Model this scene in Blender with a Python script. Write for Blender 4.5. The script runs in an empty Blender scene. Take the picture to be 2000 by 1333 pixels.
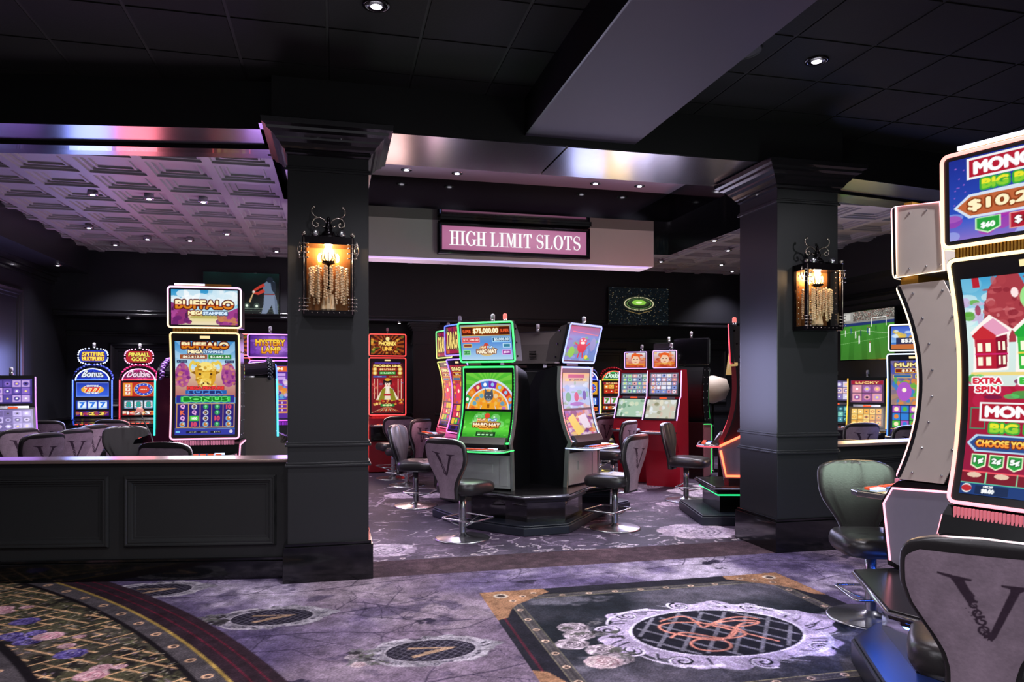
import bpy, bmesh, math, random
import numpy as np
from mathutils import Vector, Matrix
R = math.radians
S = bpy.context.scene
COL = S.collection

# ------------------------------------------------------------------ camera
F, EYE, HZ, YAW = 1430.0, 1.62, 745.0, 13.56
CA, SA = math.cos(R(YAW)), math.sin(R(YAW))
def cw(X, Y):
    """camera-heading ground coordinates (right, ahead) -> room coordinates"""
    return (CA*X + SA*Y, -SA*X + CA*Y)
def at(u, d):
    return cw((u-1000.0)/F*d, d)
def on_z(u, v, z=0.0):
    d = F*(EYE-z)/(v-HZ)
    return at(u, d)
cam = bpy.data.cameras.new('camera')
cam.sensor_width = 36; cam.lens = F/2000*36
cam.shift_y = (HZ-666.5)/2000.0
cam.clip_start = 0.05
co = bpy.data.objects.new('camera', cam); COL.objects.link(co)
co.location = (0, 0, EYE); co.rotation_euler = (R(90), 0, R(-YAW))
S.camera = co

# ------------------------------------------------------------------ world, exposure
w = bpy.data.worlds.new('world'); S.world = w; w.use_nodes = True
WB = w.node_tree.nodes['Background']
WB.inputs[0].default_value = (.84, .82, .92, 1); WB.inputs[1].default_value = .42
S.view_settings.view_transform = 'Standard'; S.view_settings.look = 'None'
S.view_settings.gamma = 1; S.view_settings.exposure = 0.0
S.view_settings.use_curve_mapping = False
S.cycles.max_bounces = 6
S.cycles.use_light_tree = True
S.cycles.sample_clamp_indirect = 4.0

# ------------------------------------------------------------------ materials
def lin(c):
    if isinstance(c, str):
        c = c.lstrip('#'); c = [int(c[i:i+2], 16)/255 for i in (0, 2, 4)]
    return [(x/12.92 if x <= .04045 else ((x+.055)/1.055)**2.4) for x in c]
MATS = {}
def mat(name, col, rough=.5, metal=0., noise=.08, scale=30., bump=0., spec=.5, coat=0., aniso=None, trans=0.):
    if name in MATS: return MATS[name]
    m = bpy.data.materials.new(name); m.use_nodes = True
    nt = m.node_tree; b = nt.nodes['Principled BSDF']; N = nt.nodes; L = nt.links
    c = lin(col)
    tc = N.new('ShaderNodeTexCoord'); nz = N.new('ShaderNodeTexNoise')
    nz.inputs['Scale'].default_value = scale; nz.inputs['Detail'].default_value = 4
    L.new(tc.outputs['Object'], nz.inputs['Vector'])
    mp = N.new('ShaderNodeMapRange')
    mp.inputs[3].default_value = 1-noise; mp.inputs[4].default_value = 1+noise
    L.new(nz.outputs['Fac'], mp.inputs[0])
    mx = N.new('ShaderNodeVectorMath'); mx.operation = 'SCALE'
    mx.inputs[0].default_value = c
    L.new(mp.outputs[0], mx.inputs['Scale']); L.new(mx.outputs[0], b.inputs['Base Color'])
    b.inputs['Roughness'].default_value = rough; b.inputs['Metallic'].default_value = metal
    b.inputs['Specular IOR Level'].default_value = spec
    b.inputs['Coat Weight'].default_value = coat
    b.inputs['Transmission Weight'].default_value = trans
    if bump:
        bp = N.new('ShaderNodeBump'); bp.inputs['Strength'].default_value = bump; bp.inputs['Distance'].default_value = .01
        L.new(nz.outputs['Fac'], bp.inputs['Height']); L.new(bp.outputs[0], b.inputs['Normal'])
    MATS[name] = m
    return m
def glow(name, col, strength=2.0, sample=True):
    if name in MATS: return MATS[name]
    m = bpy.data.materials.new(name); m.use_nodes = True
    nt = m.node_tree; b = nt.nodes['Principled BSDF']
    c = lin(col)
    b.inputs['Base Color'].default_value = (*[x*.3 for x in c], 1)
    b.inputs['Emission Color'].default_value = (*c, 1)
    b.inputs['Emission Strength'].default_value = strength
    b.inputs['Roughness'].default_value = .4
    if not sample: m.cycles.emission_sampling = 'NONE'
    MATS[name] = m
    return m
def neon_mat(cols, strength=2.5, axis='Z', lo=0., hi=2.7):
    """LED tube whose colour runs along its height through a ramp (the tubes really change colour)"""
    key = 'led_' + '_'.join(cols) + '%s%.1f%.1f%.1f' % (axis, lo, hi, strength)
    if key in MATS: return MATS[key]
    m = bpy.data.materials.new(key); m.use_nodes = True
    nt = m.node_tree; N = nt.nodes; L = nt.links; b = N['Principled BSDF']
    tc = N.new('ShaderNodeTexCoord'); sp = N.new('ShaderNodeSeparateXYZ'); L.new(tc.outputs['Object'], sp.inputs[0])
    mr = N.new('ShaderNodeMapRange'); mr.inputs[1].default_value = lo; mr.inputs[2].default_value = hi
    L.new(sp.outputs[axis], mr.inputs[0])
    cr = N.new('ShaderNodeValToRGB'); L.new(mr.outputs[0], cr.inputs[0])
    e = cr.color_ramp.elements
    for i, c in enumerate(cols):
        p = i/max(1, len(cols)-1)
        if i < 2 and i < len(e): el = e[i]; el.position = p
        else: el = e.new(p)
        el.color = (*lin(c), 1)
    if len(cols) == 1: e[1].color = (*lin(cols[0]), 1)
    L.new(cr.outputs[0], b.inputs['Emission Color']); b.inputs['Emission Strength'].default_value = strength
    b.inputs['Base Color'].default_value = (.2, .2, .2, 1)
    MATS[key] = m
    return m
def attr_mat(name, emit=None, rough=.6, grain=0., gscale=200., spec=.3):
    if name in MATS: return MATS[name]
    m = bpy.data.materials.new(name); m.use_nodes = True
    nt = m.node_tree; N = nt.nodes; L = nt.links; b = N['Principled BSDF']
    a = N.new('ShaderNodeAttribute'); a.attribute_name = 'art'
    src = a.outputs['Color']
    if grain:
        tc = N.new('ShaderNodeTexCoord'); nz = N.new('ShaderNodeTexNoise'); nz.inputs['Scale'].default_value = gscale; nz.inputs['Detail'].default_value = 5
        L.new(tc.outputs['Object'], nz.inputs[0])
        mp = N.new('ShaderNodeMapRange'); mp.inputs[3].default_value = 1-grain; mp.inputs[4].default_value = 1+grain; mp.inputs[1].default_value = .25; mp.inputs[2].default_value = .75
        L.new(nz.outputs['Fac'], mp.inputs[0])
        v = N.new('ShaderNodeVectorMath'); v.operation = 'SCALE'; L.new(src, v.inputs[0]); L.new(mp.outputs[0], v.inputs['Scale']); src = v.outputs[0]
        bp = N.new('ShaderNodeBump'); bp.inputs['Strength'].default_value = .25; bp.inputs['Distance'].default_value = .004
        L.new(nz.outputs['Fac'], bp.inputs['Height']); L.new(bp.outputs[0], b.inputs['Normal'])
    if emit:
        b.inputs['Base Color'].default_value = (.01, .01, .01, 1)
        L.new(src, b.inputs['Emission Color']); b.inputs['Emission Strength'].default_value = emit
        m.cycles.emission_sampling = 'FRONT'
        b.inputs['Roughness'].default_value = .25
    else:
        L.new(src, b.inputs['Base Color']); b.inputs['Roughness'].default_value = rough
    b.inputs['Specular IOR Level'].default_value = spec
    MATS[name] = m
    return m

M_WALL = mat('black_wall_paint', '#1c1c22', .38, noise=.06, scale=6)
M_PANEL = mat('charcoal_panelling', '#272828', .42, noise=.05, scale=5)
M_BASE = mat('black_gloss_baseboard', '#0b0c0d', .12, noise=.1, coat=.3)
M_COLUMN = mat('column_grey_paint', '#252628', .36, noise=.05, scale=4)
M_CROWN = mat('crown_gloss_black', '#161418', .2, noise=.05, coat=.4)
M_CAP = mat('bronze_cap', '#a08880', .3, metal=.5, noise=.06)
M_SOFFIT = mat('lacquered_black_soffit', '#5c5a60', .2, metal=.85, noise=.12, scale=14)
M_CEIL = mat('black_ceiling_tile', '#1b1b1c', .85, noise=.12, scale=60, bump=.1, spec=.2)
M_FASCIA = mat('black_fascia', '#111113', .45, noise=.08, scale=9)
M_GFASCIA = mat('black_gloss_fascia', '#08080a', .08, noise=.02, scale=9)
M_TIN = mat('pewter_tin_ceiling', '#a8a5a8', .5, metal=.1, noise=.05, scale=8)
M_PURPLE = mat('mauve_beam_paint', '#40374a', .7, noise=.04, scale=8)
M_COFFER = mat('mauve_coffer_paint', '#b5a2b0', .7, noise=.04)
M_BEIGE = mat('beige_sign_bulkhead', '#eadfdb', .6, noise=.04, scale=4)
M_BLACK = mat('black_cabinet', '#101012', .3, noise=.08, scale=20)
M_BLACKG = mat('black_gloss_cabinet', '#08080a', .1, noise=.05, scale=20, coat=.5)
M_CHAR = mat('charcoal_bezel', '#1d1c20', .35, noise=.06)
M_GREYM = mat('grey_metal_side', '#d8ccc0', .4, metal=.12, noise=.05, scale=9)
M_BROWNM = mat('brown_grey_shell', '#4f4845', .45, metal=.3, noise=.05)
M_SILVER = mat('brushed_silver', '#b9b9bd', .25, metal=.95, noise=.06, scale=40)
M_CHROME = mat('chrome', '#c8c8cc', .27, metal=1., noise=.03)
M_LEATHER = mat('black_leather', '#2a2728', .34, noise=.1, scale=90, bump=.08)
M_LEATHERG = mat('charcoal_leather', '#4a4a4b', .34, noise=.1, scale=90, bump=.08)
M_RED = mat('deep_red_shell', '#8d1522', .3, noise=.06)
M_GOLDP = mat('ribbed_gold', '#c8963c', .35, metal=.6, noise=.2, scale=60)
M_GOLD = mat('antique_silver', '#b5a89e', .25, metal=.95, noise=.2, scale=50)
M_IRON = mat('black_iron', '#171216', .22, metal=.7, noise=.25, scale=70)
M_SCREEN = attr_mat('lit_display', emit=1.0)
M_SIGNFACE = attr_mat('lit_sign_face', emit=1.0)
M_CARPET = attr_mat('patterned_carpet', rough=.9, grain=.28, gscale=90., spec=.1)
M_CARPET_IN = attr_mat('inner_patterned_carpet', rough=.6, grain=.25, gscale=60., spec=.35)
M_FABRIC = attr_mat('mauve_back_fabric', rough=.85, grain=.12, gscale=60.)

# ------------------------------------------------------------------ mesh helpers
def link(name, me, m, parent=None, smooth=False):
    if m is not None: me.materials.append(m)
    o = bpy.data.objects.new(name, me); COL.objects.link(o)
    if parent: o.parent = parent
    if smooth:
        me.polygons.foreach_set('use_smooth', [True]*len(me.polygons))
    return o
def mesh(name, V, Fc, m, parent=None, smooth=False):
    me = bpy.data.meshes.new(name); me.from_pydata([tuple(v) for v in V], [], [tuple(f) for f in Fc]); me.update()
    bm = bmesh.new(); bm.from_mesh(me); bmesh.ops.recalc_face_normals(bm, faces=bm.faces); bm.to_mesh(me); bm.free()
    return link(name, me, m, parent, smooth)
class MB:
    def __init__(s): s.V = []; s.F = []
    def add(s, V, Fc):
        n = len(s.V); s.V += [tuple(v) for v in V]; s.F += [tuple(i+n for i in f) for f in Fc]; return s
    def box(s, x0, x1, y0, y1, z0, z1):
        V = [(x, y, z) for z in (z0, z1) for y in (y0, y1) for x in (x0, x1)]
        return s.add(V, [(0,2,3,1),(4,5,7,6),(0,1,5,4),(2,6,7,3),(0,4,6,2),(1,3,7,5)])
    def prism(s, poly, z0, z1):          # poly (x,y), extruded in z
        n = len(poly); V = [(x, y, z0) for x, y in poly] + [(x, y, z1) for x, y in poly]
        return s.add(V, [tuple(range(n))[::-1], tuple(range(n, 2*n))] + [(i, (i+1) % n, n+(i+1) % n, n+i) for i in range(n)])
    def side(s, poly, x0, x1):           # poly (y,z), extruded in x
        n = len(poly); V = [(x0, y, z) for y, z in poly] + [(x1, y, z) for y, z in poly]
        return s.add(V, [tuple(range(n))[::-1], tuple(range(n, 2*n))] + [(i, (i+1) % n, n+(i+1) % n, n+i) for i in range(n)])
    def rev(s, prof, cx=0, cy=0, n=20):  # prof [(r,z)]
        V = []; m = len(prof)
        for r, z in prof:
            for k in range(n):
                a = 2*math.pi*k/n; V.append((cx+r*math.cos(a), cy+r*math.sin(a), z))
        Fc = [(i*n+k, i*n+(k+1) % n, (i+1)*n+(k+1) % n, (i+1)*n+k) for i in range(m-1) for k in range(n)]
        Fc += [tuple(range(n))[::-1], tuple(range((m-1)*n, m*n))]
        return s.add(V, Fc)
    def tube(s, pts, r, closed=False, n=8):
        P = [Vector(p) for p in pts]; m = len(P); V = []
        ref = None
        for i, p in enumerate(P):
            a = P[(i-1) % m] if (closed or i > 0) else P[i]
            b = P[(i+1) % m] if (closed or i < m-1) else P[i]
            t = (b-a).normalized() if (b-a).length > 1e-9 else Vector((0, 0, 1))
            if ref is None:
                ref = Vector((0, 0, 1)) if abs(t.z) < .9 else Vector((0, 1, 0))
            u = t.cross(ref)
            if u.length < 1e-4: u = t.orthogonal()
            u.normalize(); v = u.cross(t).normalized(); ref = v
            for k in range(n):
                q = 2*math.pi*k/n; V.append(p + u*(r*math.cos(q)) + v*(r*math.sin(q)))
        Fc = []
        rng = m if closed else m-1
        # align the closing ring
        for i in range(rng):
            j = (i+1) % m
            off = 0
            if closed and j == 0:
                off = min(range(n), key=lambda o: (V[(m-1)*n]-V[o]).length)
            Fc += [(i*n+k, i*n+(k+1) % n, j*n+(k+1+off) % n, j*n+(k+off) % n) for k in range(n)]
        if not closed: Fc += [tuple(range(n))[::-1], tuple(range((m-1)*n, m*n))]
        return s.add(V, Fc)
    def ball(s, c, r, n=8, sz=1.):
        prof = [(max(1e-4, r*math.sin(math.pi*i/n)), c[2]-r*sz*math.cos(math.pi*i/n)) for i in range(n+1)]
        return s.rev(prof, c[0], c[1], n+2)
    def build(s, name, m, parent=None, smooth=False, bevel=0.):
        o = mesh(name, s.V, s.F, m, parent, smooth)
        if bevel:
            b = o.modifiers.new('bevel', 'BEVEL'); b.width = bevel; b.segments = 2; b.limit_method = 'ANGLE'; b.angle_limit = R(40)
        return o
def structure(o): o['kind'] = 'structure'; return o
def empty(name, loc=(0, 0, 0), rz=0.):
    o = bpy.data.objects.new(name, None); COL.objects.link(o); o.empty_display_size = .1
    o.location = loc; o.rotation_euler = (0, 0, rz); return o
def tag(o, label, cat, group=None):
    o['label'] = label; o['category'] = cat
    if group: o['group'] = group
    return o
def copy_tree(o, parent=None):
    c = o.copy(); COL.objects.link(c); c.parent = parent
    for ch in list(o.children): copy_tree(ch, c)
    return c
def face_rot(phi):
    """rotation so that local -Y faces the direction phi (0 = towards the camera heading, + = its right)"""
    n = cw(math.sin(R(phi)), -math.cos(R(phi)))
    return math.atan2(n[1], n[0]) + math.pi/2
def place(o, u, d, phi, z=0.):
    x, y = at(u, d); o.location = (x, y, z); o.rotation_euler = (0, 0, face_rot(phi)); return o

# ------------------------------------------------------------------ canvas: small rasteriser for printed and lit art
_TX = {}
def text_tris(s):
    if s in _TX: return _TX[s]
    c = bpy.data.curves.new('t', 'FONT'); c.body = s; c.resolution_u = 3
    o = bpy.data.objects.new('t', c); me = bpy.data.meshes.new_from_object(o)
    V = np.array([v.co[:2] for v in me.vertices]) if len(me.vertices) else np.zeros((3, 2))
    me.calc_loop_triangles()
    T = np.array([list(t.vertices) for t in me.loop_triangles], int) if len(me.loop_triangles) else np.zeros((0, 3), int)
    lo, hi = V.min(0), V.max(0)
    T = (V-lo)[T]/max(hi[1]-lo[1], 1e-6)
    asp = (hi[0]-lo[0])/max(hi[1]-lo[1], 1e-6)
    bpy.data.objects.remove(o); bpy.data.curves.remove(c); bpy.data.meshes.remove(me)
    _TX[s] = (T, asp); return _TX[s]
def rgb(c):
    if isinstance(c, str):
        c = c.lstrip('#'); return np.array([int(c[i:i+2], 16)/255 for i in (0, 2, 4)])
    return np.array(c, float)
def dil(m, r):
    out = m.copy()
    for dy in range(-r, r+1):
        for dx in range(-r, r+1):
            if dx*dx+dy*dy <= r*r+.5 and (dx or dy):
                out |= np.roll(np.roll(m, dy, 0), dx, 1)
    return out
class Cv:
    """y runs downwards, all coordinates are fractions of the canvas"""
    def __init__(s, w, h, bg='#000000', ss=2):
        s.ss = ss; s.W, s.H = w*ss, h*ss; s.w, s.h = w, h
        s.a = np.zeros((s.H, s.W, 3)); s.a[:] = rgb(bg)
        s.Y, s.X = np.mgrid[0:s.H, 0:s.W]; s.X = (s.X+.5)/s.W; s.Y = (s.Y+.5)/s.H
        s.asp = w/h
    def put(s, m, c, al=1.):
        c = rgb(c) if not callable(c) else c
        s.a[m] = s.a[m]*(1-al) + c*al; return s
    def vg(s, c1, c2, y0=0., y1=1., x0=0., x1=1.):
        m = (s.Y >= y0) & (s.Y < y1) & (s.X >= x0) & (s.X < x1)
        t = ((s.Y[m]-y0)/(y1-y0))[:, None]; s.a[m] = rgb(c1)*(1-t)+rgb(c2)*t; return s
    def rect(s, x0, y0, x1, y1, c, al=1.):
        i0, i1, j0, j1 = [int(round(q)) for q in (y0*s.H, y1*s.H, x0*s.W, x1*s.W)]
        i0, j0 = max(0, i0), max(0, j0)
        s.a[i0:i1, j0:j1] = s.a[i0:i1, j0:j1]*(1-al)+rgb(c)*al; return s
    def frame(s, x0, y0, x1, y1, c, t=.02):
        ty = t*s.asp
        s.rect(x0, y0, x1, y0+ty, c); s.rect(x0, y1-ty, x1, y1, c); s.rect(x0, y0, x0+t, y1, c); s.rect(x1-t, y0, x1, y1, c); return s
    def plate(s, x0, y0, x1, y1, c, edge='#ffd040', t=.012):
        s.rect(x0, y0, x1, y1, edge); s.rect(x0+t, y0+t*s.asp, x1-t, y1-t*s.asp, c); return s
    def ell(s, cx, cy, rx, ry, c, al=1.):
        i0, i1 = max(0, int((cy-ry)*s.H)-1), min(s.H, int((cy+ry)*s.H)+2)
        j0, j1 = max(0, int((cx-rx)*s.W)-1), min(s.W, int((cx+rx)*s.W)+2)
        if i0 >= i1 or j0 >= j1: return s
        X, Y = s.X[i0:i1, j0:j1], s.Y[i0:i1, j0:j1]
        m = ((X-cx)/rx)**2+((Y-cy)/ry)**2 <= 1
        sub = s.a[i0:i1, j0:j1]; sub[m] = sub[m]*(1-al)+rgb(c)*al; return s
    def disc(s, cx, cy, r, c, al=1.): return s.ell(cx, cy, r, r*s.asp, c, al)
    def poly(s, P, c, al=1.):
        P = np.array(P, float); x, y = P[:, 0], P[:, 1]
        i0, i1 = max(0, int(y.min()*s.H)-1), min(s.H, int(y.max()*s.H)+2)
        j0, j1 = max(0, int(x.min()*s.W)-1), min(s.W, int(x.max()*s.W)+2)
        if i0 >= i1 or j0 >= j1: return s
        X, Y = s.X[i0:i1, j0:j1], s.Y[i0:i1, j0:j1]; m = np.zeros(X.shape, bool)
        n = len(P)
        for k in range(n):
            xa, ya, xb, yb = x[k], y[k], x[(k+1) % n], y[(k+1) % n]
            if ya == yb: continue
            m ^= ((ya > Y) != (yb > Y)) & (X < (xb-xa)*(Y-ya)/(yb-ya)+xa)
        sub = s.a[i0:i1, j0:j1]; sub[m] = sub[m]*(1-al)+rgb(c)*al; return s
    def line(s, P, wd, c, al=1.):
        # wd in fractions of the width; may be (w0, w1)
        P = [np.array(p, float)*(1, 1/s.asp) for p in P]
        w0, w1 = (wd, wd) if not isinstance(wd, tuple) else wd
        n = len(P)-1
        for k in range(n):
            a, b = P[k], P[k+1]; wa = w0+(w1-w0)*k/n; wb = w0+(w1-w0)*(k+1)/n
            t = b-a; L = np.hypot(*t)
            if L < 1e-9: continue
            q = np.array([-t[1], t[0]])/L/2
            s.poly([(p*(1, s.asp)) for p in (a+q*wa, b+q*wb, b-q*wb, a-q*wa)], c, al)
            if wb*s.W > 2: s.disc(b[0], b[1]*s.asp, wb/2, c, al)
        return s
    def tmask(s, t, cx, cy, h, wd=None):
        T, asp = text_tris(t); m = np.zeros((s.H, s.W), bool)
        hp = h*s.H; wp = wd*s.W if wd else hp*asp
        ox, oy = cx*s.W-wp/2, cy*s.H+hp/2
        for tr in T:
            px = ox+tr[:, 0]*wp/asp; py = oy-tr[:, 1]*hp
            i0, i1 = max(0, int(py.min())), min(s.H, int(py.max())+2)
            j0, j1 = max(0, int(px.min())), min(s.W, int(px.max())+2)
            if i0 >= i1 or j0 >= j1: continue
            Y, X = np.mgrid[i0:i1, j0:j1]; X = X+.5; Y = Y+.5
            d = []
            for k in range(3):
                x1, y1, x2, y2 = px[k], py[k], px[(k+1) % 3], py[(k+1) % 3]
                d.append((X-x2)*(y1-y2)-(x1-x2)*(Y-y2))
            g = ((d[0] >= 0) & (d[1] >= 0) & (d[2] >= 0)) | ((d[0] <= 0) & (d[1] <= 0) & (d[2] <= 0))
            m[i0:i1, j0:j1] |= g
        return m
    def text(s, t, cx, cy, h, c='#ffffff', out=None, wd=None, bold=1, ow=2, c2=None):
        m = s.tmask(t, cx, cy, h, wd)
        if bold: m = dil(m, bold)
        if out is not None: s.put(dil(m, ow), out)
        if c2 is not None:
            mm = m & (s.Y > cy); s.put(m, c); s.put(mm, c2)
        else: s.put(m, c)
        return s
    def rays(s, cx, cy, n, c, al=.5, ph=0.):
        A = np.arctan2((s.Y-cy)/s.asp, s.X-cx); m = (np.floor(A/(2*np.pi)*2*n+ph) % 2) == 0
        return s.put(m, c, al)
    def blobs(s, rng, n, x0, y0, x1, y1, r0, r1, cols, al=.9):
        for _ in range(n):
            s.ell(rng.uniform(x0, x1), rng.uniform(y0, y1), rng.uniform(r0, r1), rng.uniform(r0, r1)*s.asp*rng.uniform(.5, 1.2), cols[rng.randrange(len(cols))], al)
        return s
    def noise(s, rng, amp, k=12):
        g = np.random.RandomState(rng.randrange(9999)).rand(k+2, k+2)
        for mul in (1, 3):
            gy = s.Y*(k/mul if mul == 1 else k); gx = s.X*k
            i, j = np.clip(gy.astype(int), 0, k), np.clip(gx.astype(int), 0, k); fy, fx = gy-i, gx-j
            v = g[i, j]*(1-fy)*(1-fx)+g[i+1, j]*fy*(1-fx)+g[i, j+1]*(1-fy)*fx+g[i+1, j+1]*fy*fx
            s.a *= (1+amp*(v-.5))[..., None]; break
        return s
    def out(s):
        a = s.a.reshape(s.h, s.ss, s.w, s.ss, 3).mean((1, 3)); a = np.clip(a, 0, 1.2)
        return np.where(a <= .04045, a/12.92, ((a+.055)/1.055)**2.4)
def grid_mesh(name, px, m, fn, parent=None):
    """px (h,w,3) linear colours; fn(s in 0..1 left-right, t in 0..1 top-bottom arrays) -> xyz arrays"""
    h, w_ = px.shape[:2]
    T, Sx = np.mgrid[0:h, 0:w_]; T = T/(h-1.); Sx = Sx/(w_-1.)
    x, y, z = fn(Sx.ravel(), T.ravel())
    V = np.stack([np.broadcast_to(x, (h*w_,)), np.broadcast_to(y, (h*w_,)), np.broadcast_to(z, (h*w_,))], 1).astype(np.float32)
    idx = np.arange(h*w_).reshape(h, w_)
    q = np.stack([idx[1:, :-1], idx[1:, 1:], idx[:-1, 1:], idx[:-1, :-1]], -1).reshape(-1, 4)
    me = bpy.data.meshes.new(name)
    me.vertices.add(len(V)); me.vertices.foreach_set('co', V.ravel())
    me.loops.add(q.size); me.loops.foreach_set('vertex_index', q.ravel().astype(np.int32))
    me.polygons.add(len(q)); me.polygons.foreach_set('loop_start', np.arange(0, q.size, 4, dtype=np.int32))
    me.polygons.foreach_set('loop_total', np.full(len(q), 4, np.int32))
    me.update(calc_edges=True)
    at_ = me.color_attributes.new('art', 'FLOAT_COLOR', 'POINT')
    c = np.ones((h*w_, 4), np.float32); c[:, :3] = px.reshape(-1, 3); at_.data.foreach_set('color', c.ravel())
    return link(name, me, m, parent)
# ================================================================== the setting
ZC, ZT, ZS = 4.08, 3.80, 3.70           # black tile ceiling, tin ceiling, soffits
PL0, PL1 = (-2.612, 6.663), (-.41, 6.29)   # line of the left half wall and of the beam over it
def along(p, q, t): return (p[0]+(q[0]-p[0])*t, p[1]+(q[1]-p[1])*t)
LD = Vector((PL1[0]-PL0[0], PL1[1]-PL0[1])).normalized(); LN = Vector((-LD.y, LD.x))      # LN points into the inner room
PR0, PR1 = (4.70, 6.385), (6.41, 6.63)
RD = Vector((PR1[0]-PR0[0], PR1[1]-PR0[1])).normalized(); RN = Vector((-RD.y, RD.x))
def lpt(s, o): return (PL1[0]-LD.x*s+LN.x*o, PL1[1]-LD.y*s+LN.y*o)   # s metres left of the first column, o behind the face
def rpt(s, o): return (PR0[0]+RD.x*s+RN.x*o, PR0[1]+RD.y*s+RN.y*o)

# ---- floor
structure(MB().box(-9, 12, -4, 16, -.12, -.006).build('floor', mat('dark_subfloor', '#2a2227', .8)))
# carpet of the front room, printed pattern
def front_carpet():
    x0, x1, y0, y1, r = -4.56, 5.6, 3.0, 6.67, .009
    W, H = int((x1-x0)/r), int((y1-y0)/r)
    c = Cv(W, H, '#7c6f8b', ss=2); rng = random.Random(4)
    X = x0+c.X*(x1-x0); Y = y1-c.Y*(y1-y0)
    def fb(seed, k, oct=4):
        rs = np.random.RandomState(seed); out = 0; amp = 1; tot = 0
        for o in range(oct):
            n = int(10*k*2**o)+3; g = rs.rand(n, n)
            gx = (X-x0)/(x1-x0)*(n-2); gy = (y1-Y)/(x1-x0)*(n-2)
            i, j = gy.astype(int), gx.astype(int); fy, fx = gy-i, gx-j
            fy = fy*fy*(3-2*fy); fx = fx*fx*(3-2*fx)
            out = out+amp*(g[i, j]*(1-fy)*(1-fx)+g[i+1, j]*fy*(1-fx)+g[i, j+1]*(1-fy)*fx+g[i+1, j+1]*fy*fx); tot += amp; amp *= .6
        return out/tot
    f1 = fb(1, 1.2, 5); f2 = fb(2, 4, 4); f3 = fb(5, .5, 3)
    base = rgb('#7d708c'); lt = rgb('#b8aabf'); dk = rgb('#54486a'); br = rgb('#85727c')
    t = np.clip((f1-.35)*3.2, 0, 1)[..., None]
    col = dk*(1-t)+base*t; t2 = np.clip((f1-.52)*5, 0, 1)[..., None]; col = col*(1-t2)+lt*t2
    t3 = np.clip((f3-.5)*5, 0, .6)[..., None]; col = col*(1-t3)+br*t3
    t4 = np.clip((f2-.62)*5, 0, .5)[..., None]; col = col*(1-t4)+rgb('#322a44')*t4
    c.a[:] = col
    def P(x, y): return ((x-x0)/(x1-x0), (y1-y)/(y1-y0))
    U = 1/(x1-x0)
    def branch(x, y, a, L, wd, dep):
        pts = [(x, y)]
        for k in range(8):
            a += rng.uniform(-.22, .22); x += math.cos(a)*L/8; y += math.sin(a)*L/8; pts.append((x, y))
            if dep and rng.random() < .45: branch(x, y, a+rng.choice((-1, 1))*rng.uniform(.5, 1.1), L*.38, wd*.6, dep-1)
        c.line([P(*p) for p in pts], (wd*U, wd*U*.5), '#2c2438', .75)
    for bx, by, ba, bl in ((-1.6, 5.95, .05, 1.6), (-.2, 5.85, .1, 1.3), (1.0, 5.8, .0, 1.4), (2.6, 5.85, .1, 1.5), (-.5, 4.9, 0, 1.5), (.9, 4.9, 3.0, .9), (-1.0, 4.55, .1, 1.0), (.2, 3.85, .1, 1.1), (-.3, 5.2, .2, 1.1),
                           (3.7, 5.9, -.1, 1.1), (3.8, 5.2, .4, 1.0), (4.1, 4.4, 1.2, 1.2), (.1, 5.5, -.3, .9)):
        branch(bx, by, ba, bl, .016, 2)
    def leaf(x, y, r, cc):
        for _ in range(9):
            a = rng.uniform(0, 6.3); q = rng.uniform(.2, 1)*r
            c.disc(*P(x+math.cos(a)*q, y+math.sin(a)*q*.6), r*.28*U, cc, .8)
    for _ in range(12): leaf(rng.uniform(-2, 4.8), rng.uniform(3.3, 6.1), rng.uniform(.05, .12), '#2d2638')
    def spiral(x, y, r, turns, a0, sgn, wd, cc, al=1.):
        pts = []
        for k in range(26):
            q = k/25; rr = r*(1-.88*q); a = a0+sgn*turns*6.283*q
            pts.append(P(x+rr*math.cos(a), y+rr*math.sin(a)))
        c.line(pts, (wd*U, wd*.45*U), cc, al)
    def rose(x, y, r, c1, c2, c3):
        for k in range(9):
            a = k*.7; c.disc(*P(x+r*.62*math.cos(a), y+r*.5*math.sin(a)), r*.46*U, c1 if k % 2 else c2)
        c.disc(*P(x, y), r*.6*U, c1)
        for q in (.62, .5, .36, .22): spiral(x, y, r*q*1.3, .8, q*9, 1, r*.1, c3)
        for k in range(26):
            a = rng.uniform(0, 6.3); q = r*rng.uniform(.15, 1.05); b_ = a+rng.uniform(1., 2.2); L_ = r*rng.uniform(.12, .35)
            X_, Y_ = x+q*math.cos(a), y+q*math.sin(a)*.9
            c.line([P(X_, Y_), P(X_+L_*math.cos(b_), Y_+L_*math.sin(b_))], (r*.09*U, r*.03*U), rng.choice((c3, c2, c3, '#f0e0e4')), .7)
    def cart(cx, cy, sx, sy, big=False):
        """baroque cartouche, head of flowers to the left"""
        fr, fr2, dkc = ('#b9a8c8', '#e2d6ee', '#1d1c26') if big else ('#8d8791', '#b4abb6', '#221d2b')
        def E(k, a): return (cx+sx*k*math.cos(a), cy+sy*k*math.sin(a))
        # ragged acanthus outline
        pts = []
        for i in range(120):
            a = i/120*6.283; k = 1.36+.13*math.sin(6*a+.6)+.06*math.sin(17*a)+.16*max(0, math.cos(a))**6
            pts.append(P(*E(k, a)))
        c.poly(pts, fr)
        for i in range(60):
            a = i/60*6.283+rng.uniform(-.04, .04); k0 = rng.uniform(1.08, 1.2); k1 = rng.uniform(1.25, 1.5)
            c.line([P(*E(k0, a)), P(*E((k0+k1)/2, a+.06)), P(*E(k1, a+.15))], (.02*U, .006*U), rng.choice((fr2, dkc, fr2, '#5d5468')), .75)
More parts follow.
